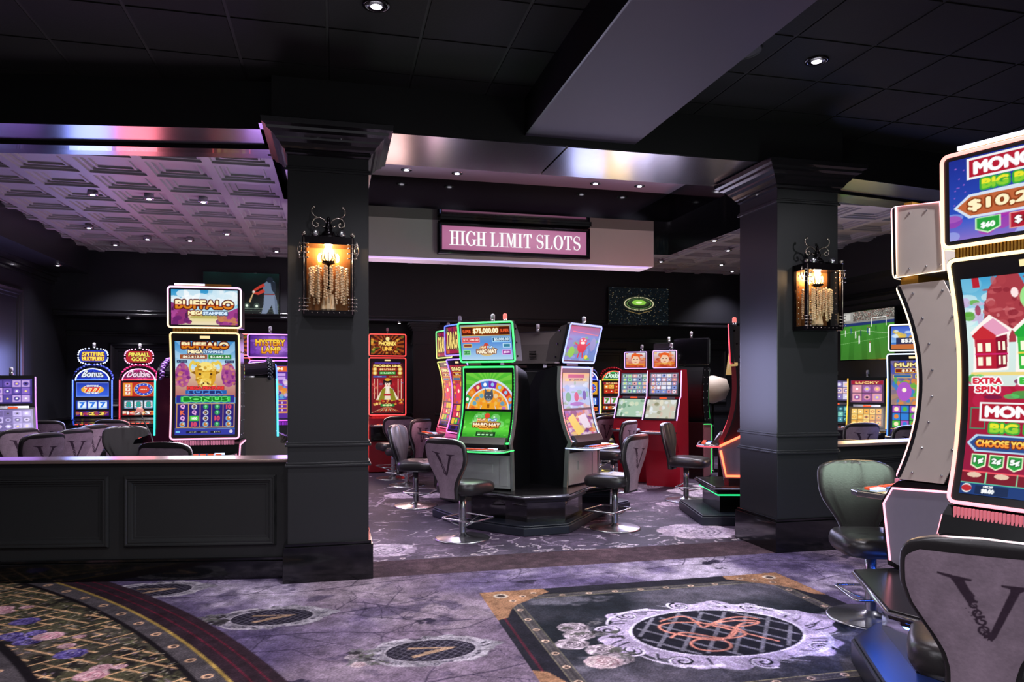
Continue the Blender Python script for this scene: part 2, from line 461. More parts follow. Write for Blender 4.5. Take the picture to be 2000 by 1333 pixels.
        for a, sg in ((2.25, 1), (.85, -1), (-.85, 1), (-2.25, -1), (1.57, 1), (-1.57, -1), (3.5, 1), (2.8, -1)):
            px, py = E(1.27, a); rr = sy*.2
            c.disc(*P(px, py), rr*1.05*U, fr); spiral(px, py, rr, 1.5, a, sg, rr*.34, dkc); spiral(px, py, rr*1.12, 1.1, a+.4, sg, rr*.24, fr2)
        for sg in (1, -1):
            c.line([P(*E(1.25+.1*math.sin(i/3), sg*(.35+i*.1))) for i in range(10)], (.05*U, .02*U), fr2, .9)
            c.line([P(*E(1.32+.1*math.sin(i/3), sg*(1.9+i*.08))) for i in range(10)], (.04*U, .015*U), fr2, .9)
        c.poly([P(*E(1.04, i/48*6.283)) for i in range(48)], fr2); c.poly([P(*E(1., i/48*6.283)) for i in range(48)], dkc)
        gm = '#74707d' if big else '#5d5866'
        for k in range(-7, 8):
            for dd in (1, -1):
                q = k/(3.1 if big else 5.); seg = []
                for j in range(41):
                    v = -1+j/20.; ex, ey = q+v*.55, v*dd
                    if ex*ex+ey*ey < .93: seg.append(P(cx+sx*ex, cy+sy*ey))
                if len(seg) > 2: c.line(seg, (.026 if big else .008)*U, gm)
        if big:
            oc, oc2 = '#c4776a', '#e09a86'
            for fn in (lambda q: (-.50+1.05*q+.16*math.sin(q*8), .62-.35*q+.22*math.sin(q*9)),
                       lambda q: (.62-1.2*q, .30*math.sin(q*6+1)-.05), lambda q: (.35+.30*math.cos(q*6.3), .25+.14*math.sin(q*6.3)), lambda q: (-.62+.9*q, -.12+.18*math.sin(q*7)),
                       lambda q: (-.15+.45*math.cos(q*6.3+.5), .1+.42*math.sin(q*6.3)),
                       lambda q: (-.28+.22*math.cos(q*6.3), -.5+.25*math.sin(q*6.3)),
                       lambda q: (-.1+.6*q, .55-1.15*q)):
                pts = [P(cx+sx*fn(j/40)[0], cy+sy*fn(j/40)[1]) for j in range(41)]
                c.line(pts, .022*U, oc); c.line(pts, .008*U, oc2)
        else:
            oc = '#a98a72'
            c.line([P(cx-.5*sx, cy+.32*sy), P(cx+.55*sx, cy+.1*sy)], (.03*U, .012*U), oc)
            c.line([P(cx-.45*sx, cy-.5*sy), P(cx+.5*sx, cy+.05*sy)], (.04*U, .012*U), oc)
            for k in range(5): c.disc(*P(cx-.1*sx+k*.12*sx, cy-.2*sy+k*.06*sy), .02*U, oc)
        # flower head at the left
        hx = cx-sx*1.55
        for k in range(5 if big else 4):
            rose(hx-rng.uniform(-.12, .16)*sx*1.4, cy+(k-2)*sy*.34, sy*.24, '#a79aa2' if not big else '#c9b8c4', '#8c8088', '#463c46')
        for k in range(14): leaf(hx+rng.uniform(-.2, .4)*sx, cy+rng.uniform(-.8, .8)*sy, .05, rng.choice(('#55554f', '#6e6a6e', '#2e2a2e')))
        rose(hx-.05*sx, cy-sy*.75, sy*.26, '#c9b5b8', '#b49ea6', '#7a5660')
    cart(.56, 4.40, .27, .17); cart(-.42, 5.27, .27, .17); cart(-1.36, 6.16, .27, .17)
    cart(-.05, 3.45, .27, .17)
    # rectangular rug pattern on the right
    a0, a1, b0, b1 = 1.07, 3.62, 3.30, 5.50
    m = (X > a0) & (X < a1) & (Y > b0) & (Y < b1); g = rgb('#23212a'); c.a[m] = g
    mi = (X > a0+.24) & (X < a1-.24) & (Y > b0+.24) & (Y < b1-.24)
    tt = np.clip((f1[mi]-.35)*2.6, 0, 1)[:, None]; c.a[mi] = rgb('#1f2229')*(1-tt)+rgb('#5c5663')*tt
    tt = np.clip((f2[mi]-.58)*6, 0, .7)[:, None]; c.a[mi] = c.a[mi]*(1-tt)+rgb('#75707c')*tt
    for k, (e0, e1, cc) in enumerate(((.165, .235, '#4c4749'), (.160, .166, '#8d8467'), (.234, .240, '#8d8467'), (.188, .192, '#6b6462'), (.206, .210, '#332f33'))):
        mm = m & ~((X > a0+e1) & (X < a1-e1) & (Y > b0+e1) & (Y < b1-e1)) & ((X > a0+e0) & (X < a1-e0) & (Y > b0+e0) & (Y < b1-e0)); c.a[mm] = rgb(cc)
    mm = m & (X < a0+.058) & (X > a0+.048); c.a[mm] = rgb('#7a2033')
    def rivet(x, y, r=.024, cc='#d9b8a0'): c.disc(*P(x, y), r*U, cc); c.disc(*P(x+.002, y-.002), r*.55*U, '#4b3c3a')
    q = a0+.6
    while q < a1-.5: rivet(q, b1-.2); rivet(q, b0+.2); q += .212
    q = b0+.45
    while q < b1-.4: rivet(a0+.2, q); rivet(a1-.2, q); q += .212
    for cx_, sx_ in ((a0, 1), (a1, -1)):
        for cy_, sy_ in ((b0, 1), (b1, -1)):
            pts = [(0, 0), (.50, 0), (.52, .1), (.42, .17), (.32, .26), (.2, .36), (.14, .46), (.08, .62), (0, .66)]
            c.poly([P(cx_+sx_*a, cy_+sy_*b) for a, b in pts], '#9a7257')
            for _ in range(60):
                a, b = rng.uniform(0, .3), rng.uniform(0, .3); c.disc(*P(cx_+sx_*a, cy_+sy_*b), .015*U, rng.choice(('#b58a68', '#7a563f', '#a97c5c')), .5)
            rivet(cx_+sx_*.14, cy_+sy_*.12, .055, '#c9b9a8'); rivet(cx_+sx_*.30, cy_+sy_*.16, .026); rivet(cx_+sx_*.40, cy_+sy_*.10, .026); rivet(cx_+sx_*.2, cy_+sy_*.26, .026)
    cart(2.40, 4.30, .56, .42, True)
    # big round pattern on the left
    ox, oy = -8.326, .627; Rr = np.hypot(X-ox, Y-oy); An = np.arctan2(Y-oy, X-ox)
    m = Rr < 8.80; c.a[m] = rgb('#30212a')
    for r_ in (8.645, 8.725): c.a[np.abs(Rr-r_) < .0045] = rgb('#6c1c30')
    c.a[Rr < 8.565] = rgb('#a88a48'); mm = Rr < 8.543
    st = (np.sin(Rr*420)*.5+.5)[..., None]; c.a[mm] = (rgb('#3f3a3f')*(1-st)+rgb('#5c5558')*st)[mm]
    c.a[Rr < 8.42] = rgb('#171217')
    trel = (Rr < 8.385)
    fb2 = f2[trel][:, None]; f4 = fb(9, 8, 3)[trel][:, None]
    tc_ = np.clip((f4-.42)*6, 0, 1); tb_ = np.clip((f1[trel][:, None]-.45)*4, 0, 1)
    c.a[trel] = rgb('#221e1f')*(1-tc_)+(rgb('#4e4a38')*(1-tb_)+rgb('#5a4c58')*tb_)*tc_
    f5 = fb(12, 3, 3); c.a[trel & (f5 > .53)] = c.a[trel & (f5 > .53)]*.45+rgb('#4a4838')*.55
    for k in range(3200):
        a = rng.uniform(.05, .95); rr = 7.8+rng.random()*.57; x, y = ox+rr*math.cos(a), oy+rr*math.sin(a); b_ = rng.uniform(0, 3.1); L_ = rng.uniform(.015, .05)
        c.line([P(x, y), P(x+L_*math.cos(b_), y+L_*math.sin(b_))], (.014*U, .005*U), rng.choice(('#7b7a58', '#3a3a2a', '#a8a090', '#100e0c', '#5f5e42', '#93808c', '#1c1a16', '#b8a08c')), .85)
    for dd in (1, -1):
        ph = (X*math.cos(dd*.95)+Y*math.sin(dd*.95))/.12; brk = fb(41+dd, 9, 2) < .56
        c.a[trel & brk & (np.abs(ph-np.round(ph)) < .065)] = rgb('#dcae82')
    for k in range(64):
        a = rng.uniform(.05, .95); rr = rng.uniform(7.0, 8.3); x, y = ox+rr*math.cos(a), oy+rr*math.sin(a)
        if k % 2: rose(x, y, rng.uniform(.055, .085), '#7d70b0', '#3f3470', '#1c1638')
        else: rose(x, y, rng.uniform(.035, .065), '#dcb8bc', '#b88c94', '#7c4456')
    for k in range(9):
        rr = 8.0; a = .50+k*.055; 
        rose(ox+rr*math.cos(a), oy+rr*math.sin(a), .085, *((('#7a6cb0', '#51468a', '#2a2250') if k % 2 else ('#d9b2b6', '#bd8d98', '#9a566a'))))
    mm = Rr < 7.775; c.a[mm] = rgb('#171217'); mm = Rr < 7.72; c.a[mm] = (rgb('#3f3a3f')*(1-st)+rgb('#5c5558')*st)[mm]
    for r_ in (8.48, 7.63):
        a = .2
        while a < 1.2:
            x, y = ox+r_*math.cos(a), oy+r_*math.sin(a); rivet(x, y, .032, '#d8ab8a'); a += .30/r_
    mm = (Y > 6.125) & (X > -.38); t = np.clip((fb(21, 1.5, 4)-.35)*2.5, 0, 1)[..., None]; c.a[mm] = (rgb('#43343b')*(1-t)+rgb('#5e4a50')*t)[mm]
    g1 = np.random.RandomState(5).rand(c.h, c.w).repeat(c.ss, 0).repeat(c.ss, 1); g2 = fb(31, 14, 3)
    c.a *= (.86+.28*g1)[..., None]; c.a *= (.72+.56*g2)[..., None]
    return c.out(), (x0, x1, y0, y1)
px, (x0, x1, y0, y1) = front_carpet()
def flat(x0, x1, y0, y1, z=0.): return lambda s, t: (x0+s*(x1-x0), y1-t*(y1-y0), 0*s+z)
o = grid_mesh('floor_carpet_front', px, M_CARPET, flat(x0, x1, y0, y1)); structure(o)
# inner carpet: plain threshold band, then printed roses on dark ground
def inner_carpet():
    x0, x1, y0, y1, r = -4.6, 8.6, 6.67, 14.3, .016
    W, H = int((x1-x0)/r), int((y1-y0)/r)
    c = Cv(W, H, '#4c4058', ss=1); rng = random.Random(8); U = 1/(x1-x0)
    X = x0+c.X*(x1-x0); Y = y1-c.Y*(y1-y0)
    def P(x, y): return ((x-x0)/(x1-x0), (y1-y)/(y1-y0))
    rs = np.random.RandomState(3)
    def fb(k):
        n = k+3; g = rs.rand(n, n); gx = c.X*k; gy = c.Y*k*H/W; i, j = gy.astype(int), gx.astype(int); fy, fx = gy-i, gx-j
        return g[i, j]*(1-fy)*(1-fx)+g[i+1, j]*fy*(1-fx)+g[i, j+1]*(1-fy)*fx+g[i+1, j+1]*fy*fx
    f = (fb(12)+.6*fb(40)+.4*fb(110))/2
    t = np.clip((f-.35)*3, 0, 1)[..., None]; c.a[:] = rgb('#2c2434')*(1-t)+rgb('#5c4d62')*t
    for k in range(60):
        x, y = rng.uniform(x0, x1), rng.uniform(6.9, 13); a = rng.uniform(0, 6.3); pts = [(x, y)]
        for j in range(7): a += rng.uniform(-.5, .5); x += .11*math.cos(a); y += .11*math.sin(a); pts.append((x, y))
        c.line([P(*p) for p in pts], (.03*U, .012*U), rng.choice(('#8d7c92', '#2c2434', '#a898aa')), .8)
    for k in range(420):
        x, y = rng.uniform(-.5, 4.2), 6.72+rng.random()**2*4.5; a = rng.uniform(0, 6.3); pts = [(x, y)]
        for j in range(5): a += rng.uniform(-.9, .9); x += .045*math.cos(a); y += .04*math.sin(a); pts.append((x, y))
        c.line([P(*p) for p in pts], (.022*U, .01*U), rng.choice(('#b8a8b6', '#8d7c92', '#d8cad2', '#1e1826')), .85)
    for k in range(520):
        x, y = rng.uniform(x0, x1), rng.uniform(6.75, 13.2); c.ell(*P(x, y), rng.uniform(.02, .06)*U, rng.uniform(.012, .03)*U*c.asp, rng.choice(('#b3a3b2', '#8b7a8e', '#d0c2cc')), .8)
    def rose(x, y, r):
        for k in range(11):
            a = k*6.283/11; c.disc(*P(x+r*.72*math.cos(a), y+r*.62*math.sin(a)), r*.32*U, '#cfbfcf' if k % 2 else '#a493a8')
        c.disc(*P(x, y), r*.72*U, '#b9a8bd'); c.disc(*P(x, y), r*.6*U, '#cbbccd')
        for q in range(1, 5):
            pts = [P(x+r*.15*q*math.cos(a*.35+q), y+r*.14*q*math.sin(a*.35+q)) for a in range(14)]; c.line(pts, .02*U, '#6d5d78')
    for (u, v, r_) in ((752, 1075, .30), (1360, 1038, .42), (790, 968, .28), (880, 935, .2), (1230, 958, .25), (905, 1000, .16), (1310, 985, .2)):
        x, y = on_z(u, v); rose(x, y, r_)
    for k in range(26): rose(rng.uniform(x0, x1), rng.uniform(8.2, 13.5), rng.uniform(.16, .34))
    c.a *= (.82+.36*np.random.RandomState(6).rand(c.H, c.W))[..., None]
    q = -.3
    while q < 4.1:
        c.disc(*P(q, 6.74), .03*U, '#cdbcc0'); c.disc(*P(q, 6.74), .012*U, '#33282e'); q += rng.choice((.3, .36, .6))
    return c.out(), (x0, x1, y0, y1)
px, (x0, x1, y0, y1) = inner_carpet()
o = grid_mesh('floor_carpet_inner', px, M_CARPET_IN, flat(x0, x1, y0, y1)); structure(o)

# ---- outer walls
def wall(name, poly, z0, z1, m=M_WALL): return structure(MB().prism(poly, z0, z1).build(name, m))
wall('wall_left', [(-4.77, -3.9), (-4.57, -3.9), (-4.57, 14.5), (-4.77, 14.5)], 0, 4.1)
wall('wall_back', [(-4.57, 14.3), (8.62, 14.3), (8.62, 14.5), (-4.57, 14.5)], 0, 4.1)
wall('wall_right', [(8.62, -3.9), (8.82, -3.9), (8.82, 14.5), (8.62, 14.5)], 0, 4.1)
# bulkheads that drop below the tin ceiling
wall('wall_bulkhead_back', [(-4.57, 13.6), (8.62, 13.6), (8.62, 14.3), (-4.57, 14.3)], 2.72, 3.95)
wall('wall_bulkhead_left', [(-4.57, 7.2), (-4.02, 7.2), (-4.02, 13.6), (-4.57, 13.6)], 3.42, 3.95)
wall('wall_bulkhead_right', [(8.1, 7.2), (8.62, 7.2), (8.62, 13.6), (8.1, 13.6)], 3.3, 3.95)
def steps(name, p, q, out, levels, m, par=None):
    """stepped moulding: levels [(z0, z1, projection)], p->q the wall line, out the unit vector to the room"""
    b = MB(); d = (Vector(q)-Vector(p)).normalized()
    for z0, z1, pr in levels:
        b.prism([(p[0], p[1]), (q[0], q[1]), (q[0]+out[0]*pr, q[1]+out[1]*pr), (p[0]+out[0]*pr, p[1]+out[1]*pr)], z0, z1)
    o = b.build(name, m, par, bevel=.004)
    return structure(o) if par is None else o
steps('trim_1', (-4.57, 14.3), (8.62, 14.3), (0, -1), [(2.42, 2.46, .05), (2.46, 2.5, .08), (.95, 1.0, .05), (0, .16, .03)], M_CROWN)
steps('trim_2', (-4.57, 7.2), (-4.57, 14.3), (1, 0), [(3.22, 3.27, .04), (3.27, 3.34, .08), (3.34, 3.42, .12), (.95, 1.0, .05), (0, .16, .03)], M_CROWN)
steps('trim_3', (8.62, 6.9), (8.62, 14.3), (-1, 0), [(3.0, 3.04, .04), (2.9, 2.93, .03), (3.04, 3.10, .07), (0, .16, .03)], M_CROWN)
steps('trim_4', (-4.57, 13.6), (8.62, 13.6), (0, -1), [(2.72, 2.76, .03), (2.80, 2.82, .02)], M_CROWN)
def panel_frame(name, org, dx, out, s0, s1, z0, z1, m, prof=((0, .02), (.03, .035), (.055, .02), (.075, .01)), par=None):
    """picture-frame moulding on a wall: mitred steps"""
    b = MB(); V = []; Fc = []
    rings = [(0, 0.)]+list(prof)+[(prof[-1][0]+.012, -.012)]
    def pt(s, z, o): return (org[0]+dx[0]*s+out[0]*o, org[1]+dx[1]*s+out[1]*o, z)
    for off, o in rings:
        V += [pt(s0+off, z0+off, o), pt(s1-off, z0+off, o), pt(s1-off, z1-off, o), pt(s0+off, z1-off, o)]
    for k in range(len(rings)-1):
        for i in range(4): Fc.append((k*4+i, k*4+(i+1) % 4, (k+1)*4+(i+1) % 4, (k+1)*4+i))
    k = len(rings)-1; Fc.append((k*4, k*4+1, k*4+2, k*4+3))
    o = mesh(name, V, Fc, m, par)
    return structure(o) if par is None else o
WPR = ((0, .03), (.03, .05), (.06, .035), (.09, .03), (.10, .015), (.14, .012))
for i, (a, b) in enumerate(((4.05, 5.5), (5.75, 7.1), (7.35, 8.4))):
    panel_frame('trim_%d' % (5+i), (-4.57, 14.0), (0, -1), (1, 0), a-2.4, b-2.4, 1.15, 3.0, M_WALL, WPR)
for i, (a, b) in enumerate(((-3.9, -2.4), (-2.1, -.6), (-.3, 1.2), (2.4, 4.0), (4.3, 5.9), (6.2, 8.2))):
    panel_frame('trim_%d' % (8+i), (0, 14.3), (1, 0), (0, -1), a, b, 1.15, 2.3, M_WALL, WPR)

# ---- ceilings
def tile_ceiling():
    b = MB(); p = .65; x0, y0 = -.055-p*8, 5.25-p*13
    for i in range(26):
        for j in range(15):
            a, c_ = x0+i*p, y0+j*p; g = .012
            if a > 8.7: continue
            ya, yb = c_+g, min(c_+p-g, 6.62)
            if yb-ya < .05: continue
            b.box(a+g, a+p-g, ya, yb, ZC, ZC+.02)
    structure(b.build('ceiling_tiles', M_CEIL))
    structure(MB().box(-9, 12, -4, 7.3, ZC+.008, ZC+.1).build('ceiling', mat('ceiling_grid_black', '#070708', .8)))
tile_ceiling()
def tin():
    p = .645; X0, Y0 = on_z(425.6, 354.4, ZT); X0 -= p*8; Y0 -= p*6; V = []; Fc = []
    rings = [(0, 0), (.045, 0), (.05, .022), (.085, .022), (.09, .045), (.125, .045), (.13, .03), (.15, .03), (.155, .05)]
    b = MB()
    for i in range(26):
        for j in range(24):
            a, c_ = X0+i*p, Y0+j*p
            if (-.62 < a and a+p < 5.6 and c_+p < 9.7) or a+p < -4.1 or a > 8.2 or c_+p < 6.2 or c_ > 13.65: continue
            fl = min((Vector((x_, y_))-Vector(PL1)).dot(LN) for x_, y_ in ((a, c_+p/2), (a+p, c_+p/2))); fr = min((Vector((x_, y_))-Vector(PR0)).dot(RN) for x_, y_ in ((a, c_+p/2), (a+p, c_+p/2)))
            if (a < -.1 and fl < .45) or (a > 4.3 and fr < .45): continue
            W = []
            for off, z in rings: W += [(a+off, c_+off, ZT+z), (a+p-off, c_+off, ZT+z), (a+p-off, c_+p-off, ZT+z), (a+off, c_+p-off, ZT+z)]
            Q = [(k*4+q, k*4+(q+1) % 4, (k+1)*4+(q+1) % 4, (k+1)*4+q) for k in range(len(rings)-1) for q in range(4)]
            k = len(rings)-1; Q.append((k*4, k*4+1, k*4+2, k*4+3)); b.add(W, Q)
    me = bpy.data.meshes.new('ceiling_tin'); me.from_pydata(b.V, [], b.F); me.update()
    structure(link('ceiling_tin', me, M_TIN))
    structure(MB().box(-4.7, 8.7, 7.3, 14.4, 4.0, 4.05).build('ceiling_slab', M_CEIL))
tin()
# ---- beams and soffits: left run
def run_prism(name, pt, s0, s1, o0, o1, z0, z1, m):
    return structure(MB().prism([pt(s0, o0), pt(s1, o0), pt(s1, o1), pt(s0, o1)], z0, z1).build(name, m))
run_prism('wall_beam_left_face', lpt, -.2, 6.4, 0, .12, ZS, ZC+.01, M_FASCIA)
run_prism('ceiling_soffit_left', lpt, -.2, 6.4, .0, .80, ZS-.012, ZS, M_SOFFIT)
run_prism('trim_14', lpt, -.1, 6.4, .43, .56, ZS-.045, ZS-.012, M_CROWN)
run_prism('wall_beam_left_back', lpt, -.2, 6.4, .78, .80, ZS, ZT+.1, M_FASCIA)
run_prism('wall_beam_right_face', rpt, -.6, 4.2, 0, .12, ZS, ZC+.01, M_FASCIA)
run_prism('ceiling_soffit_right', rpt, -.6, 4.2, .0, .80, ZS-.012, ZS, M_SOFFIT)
run_prism('trim_15', rpt, 0, 4.2, .43, .52, ZS-.04, ZS-.012, M_CROWN)
run_prism('wall_beam_right_back', rpt, -.6, 4.2, .78, .80, ZS, ZT+.1, M_FASCIA)
# entry run
structure(MB().box(-.5, 4.8, 6.17, 6.3, ZS, ZC+.01).build('wall_beam_entry_face', M_FASCIA))
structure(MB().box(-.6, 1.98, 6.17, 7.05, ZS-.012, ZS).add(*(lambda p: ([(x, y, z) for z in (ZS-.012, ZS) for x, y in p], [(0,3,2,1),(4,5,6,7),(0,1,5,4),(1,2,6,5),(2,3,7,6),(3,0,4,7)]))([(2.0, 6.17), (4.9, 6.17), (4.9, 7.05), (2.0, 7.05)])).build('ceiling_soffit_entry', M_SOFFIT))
structure(MB().box(-.38, 4.9, 6.98, 7.05, ZS, 3.97).build('wall_entry_coffer_front', M_FASCIA))
structure(MB().box(-.38, 4.1, 7.0, 8.45, 3.95, 3.99).build('ceiling_entry_coffer', M_COFFER))
structure(MB().box(-.44, 4.03, 8.39, 9.4, 3.60, 4.0).build('wall_entry_coffer_back', M_GFASCIA))
structure(MB().box(4.03, 5.1, 7.05, 10.6, 3.60, 4.0).build('wall_side_beam_right', M_GFASCIA))
structure(MB().prism([(-.40, 7.05), (-.375, 7.05), (-.445, 9.4), (-.47, 9.4)], 3.60, 4.0).build('wall_side_beam_left', M_GFASCIA))
o = structure(MB().box(-.46, 4.08, 8.95, 9.4, 3.13, 3.60).build('wall_sign_bulkhead', M_BEIGE))
o = MB().box(-.44, 4.02, 8.97, 9.02, 3.112, 3.13).build('led_strip', neon_mat(['#e8a8d8', '#b9b4ff', '#c8a8e8'], 1.2, 'X', -.5, 4.), None)
tag(o, 'pink and violet light strip along the bottom edge of the beige bulkhead', 'light strip')
# big mauve ceiling beam
structure(MB().box(1.615, 2.63, -3.5, 6.17, 3.76, ZC+.01).build('ceiling_beam', M_PURPLE))
structure(MB().box(1.60, 1.615, -3.5, 6.17, 3.76, ZC+.01).build('ceiling_beam_side', M_FASCIA))

# ---- columns
def column(x, y, wd, name):
    h = wd/2; b = MB()
    b.box(-h, h, -h, h, .3, ZS-.02)
    for z in (.935, 1.10, 3.32):
        b.box(-h-.02, h+.02, -h-.02, h+.02, z-.008, z+.012); b.box(-h-.011, h+.011, -h-.011, h+.011, z+.012, z+.03)
    root = b.build(name, M_COLUMN, bevel=.004); root.location = (x, y, 0); structure(root)
    bb = MB(); bb.box(-h-.035, h+.035, -h-.035, h+.035, 0, .29); bb.box(-h-.022, h+.022, -h-.022, h+.022, .29, .315)
    bb.build('column_base', M_BASE, root, bevel=.004)
    prof = [(.0, 3.44), (.018, 3.455), (.018, 3.475), (.035, 3.485), (.045, 3.50), (.06, 3.525), (.085, 3.545), (.09, 3.56), (.12, 3.585), (.15, 3.60), (.155, 3.62), (.185, 3.635), (.19, 3.675), (.175, ZS-.016)]
    V = []; Fc = []
    for off, z in prof: q = h+off; V += [(-q, -q, z), (q, -q, z), (q, q, z), (-q, q, z)]
    for k in range(len(prof)-1):
        for i in range(4): Fc.append((k*4+i, k*4+(i+1) % 4, (k+1)*4+(i+1) % 4, (k+1)*4+i))
    Fc += [(3, 2, 1, 0), tuple(range(len(V)-4, len(V)))]
    mesh('column_capital', V, Fc, M_CROWN, root)
    return root
column(-.054, 6.45, .64, 'wall_column_left'); column(4.39, 6.47, .66, 'wall_column_right')
# far pilaster against the back
b = MB(); b.box(-.2, .2, -.12, .12, 0, 2.5)
for z in (.8, 1.0, 2.3): b.box(-.22, .22, -.14, .14, z, z+.03)
for k in range(5): b.box(-.2-.02*k, .2+.02*k, -.12-.02*k, .12+.02*k, 2.5+k*.04, 2.54+k*.04)
p = structure(b.build('wall_pilaster_back', M_COLUMN)); x, y = at(827, 13.6); p.location = (x, y, 0)

# ---- half walls
def half_wall(name, pt, s0, s1, frames, sgn):
    b = MB(); b.prism([pt(s0, .03), pt(s1, .03), pt(s1, .22), pt(s0, .22)], 0, .955)
    root = structure(b.build(name, M_PANEL))
    b = MB(); b.prism([pt(s0, -.03), pt(s1, -.03), pt(s1, .28), pt(s0, .28)], .955, .985); b.build('half_wall_cap', M_CAP, root, bevel=.01)
    b = MB(); b.prism([pt(s0, -.015), pt(s1, -.015), pt(s1, .03), pt(s0, .03)], 0, .15); b.prism([pt(s0, 0), pt(s1, 0), pt(s1, .03), pt(s0, .03)], .15, .175); b.build('half_wall_base', M_BASE, root, bevel=.004)
    o0 = pt(0, .03); d = Vector(pt(1, .03))-Vector(o0); n = Vector(pt(0, 0))-Vector(pt(0, 1))
    for a, c_ in frames:
        panel_frame('raised_panel', o0, d, n, a, c_, .27, .85, M_PANEL, ((0, .016), (.012, .036), (.022, .036), (.030, .028), (.040, .030), (.046, .018), (.060, .016), (.066, .006), (.080, .006), (.088, -.004)), root)
half_wall('wall_half_left', lpt, -.04, 4.2, ((.07, 1.28), (1.40, 2.68), (2.8, 4.05)), 1)
half_wall('wall_half_right', rpt, .04, 3.9, ((.15, 1.4), (1.6, 2.9)), -1)
# ================================================================== chairs
def v_canvas():
    c = Cv(200, 240, '#927f8c', ss=2); k = '#3d2c3b'; rng = random.Random(2)
    c.noise(rng, .16, 9)
    # serif V: broken broad left stroke with scrolls, thin right stroke
    c.poly([(.22, .30), (.48, .335), (.48, .352), (.42, .355), (.49, .47), (.43, .49), (.32, .345), (.22, .318)], k)
    c.poly([(.31, .32), (.42, .34), (.52, .54), (.45, .55)], k)
    c.poly([(.69, .355), (.93, .36), (.93, .375), (.865, .385), (.825, .41), (.66, .83), (.63, .87), (.60, .85), (.755, .41), (.755, .385), (.69, .37)], k)
    def sw(cx, cy, r, a0, tn, sg):
        pts = [(cx+r*(1-.8*q/20)*math.cos(a0+sg*tn*q/20*6.28), cy+r*(1-.8*q/20)*math.sin(a0+sg*tn*q/20*6.28)*c.asp) for q in range(21)]; c.line(pts, (.026, .011), k)
    for cx, cy, r, a0, t, s in ((.47, .50, .035, 2, 1, 1), (.50, .565, .045, -1, 1.1, -1), (.53, .63, .05, 1, 1.1, 1), (.56, .70, .055, -1.2, 1.2, -1), (.58, .775, .06, .6, 1.3, 1), (.585, .81, .035, 2, 1, -1)): sw(cx, cy, r, a0, t, s)
    c.line([(.45, .42), (.50, .48), (.46, .54), (.53, .60), (.50, .66), (.58, .70), (.56, .76), (.63, .80), (.60, .86)], .012, k)
    for i in range(8): c.disc(.44+i*.02, .60+i*.03, .006, k)
    return c.out()
VPX = v_canvas()
def lerp_tab(tab, x):
    for (a, b), (c, d) in zip(tab, tab[1:]):
        if a <= x <= c: return b+(d-b)*((x-a)/(c-a))
    return tab[-1][1]
HW = [(.42, .118), (.54, .120), (.60, .135), (.66, .168), (.72, .208), (.78, .246), (.85, .268), (.92, .270), (.97, .267), (1.005, .252), (1.03, .215), (1.045, .15), (1.05, .02)]
def back_y(x, z):       # curved shell, y of the mid surface (rear is +y)
    return .20+.10*(max(0, z-.45)/.6)**1.3-.36*x*x
def smooth_tab(tab, x):
    # smoothed lookup
    return sum(lerp_tab(tab, min(max(x+d, tab[0][0]), tab[-1][0]))*w_ for d, w_ in ((-.012, .25), (0, .5), (.012, .25)))
def backrest():
    ns, nz = 24, 40; V = []; Fc = []
    zs = [1.05-(1.05-.42)*(1-math.cos(math.pi/2*i/nz)) if False else .42+(1.05-.42)*math.sin(math.pi/2*i/nz) for i in range(nz+1)]
    for side in (1, -1):
        for z in zs:
            hw = max(.012, smooth_tab(HW, z) if z < 1.035 else lerp_tab(HW, z))
            for j in range(ns+1):
                s = -1+2*j/ns; x = hw*math.sin(s*math.pi/2)
                th = .030*(1-abs(s)**4)**.5*min(1, (1.055-z)/.03)**.5
                gv = 0
                if side < 0:  # leather grooves on the sitter's side
                    for g in (.33, .58, .80):
                        q = abs(abs(x)/max(hw, .01)-(g-.12*(z-.5)))
                        gv += .017*math.exp(-(q/.03)**2)
                    th += .016*(1-s*s)
                V.append((x, back_y(x, z)+side*(th-gv), z))
    n = (nz+1)*(ns+1)
    for k in range(2):
        for i in range(nz):
            for j in range(ns):
                a = k*n+i*(ns+1)+j; q = (a, a+1, a+ns+2, a+ns+1); Fc.append(q if k else q[::-1])
    for i in range(nz):
        for j in (0, ns): a = i*(ns+1)+j; Fc.append((a, a+ns+1, a+n+ns+1, a+n))
    for j in range(ns):
        for i in (0, nz): a = i*(ns+1)+j; Fc.append((a, a+1, a+1+n, a+n))
    return V, Fc
def v_panel_fn(S_, T_):
    z = .992-(.992-.44)*T_; hw = np.array([smooth_tab(HW, q)-.019 if q < 1.0 else lerp_tab(HW, q)-.022 for q in z])
    hw = np.where(T_ < .08, hw*(.84+.16*np.sin(T_/.08*1.57)), hw)
    # keep the print at its real width while the outline follows the back: x is limited, colours sampled by s
    x = (S_*2-1)*hw
    hb = np.array([smooth_tab(HW, q) if q < 1.035 else lerp_tab(HW, q) for q in z]); s_ = np.arcsin(np.clip(np.abs(x)/hb, 0, .9999))*2/np.pi
    y = np.array([back_y(a, b) for a, b in zip(x, z)])+.030*(1-s_**4)**.5*np.clip((1.055-z)/.03, 0, 1)**.5+.004
    return -x, y, z
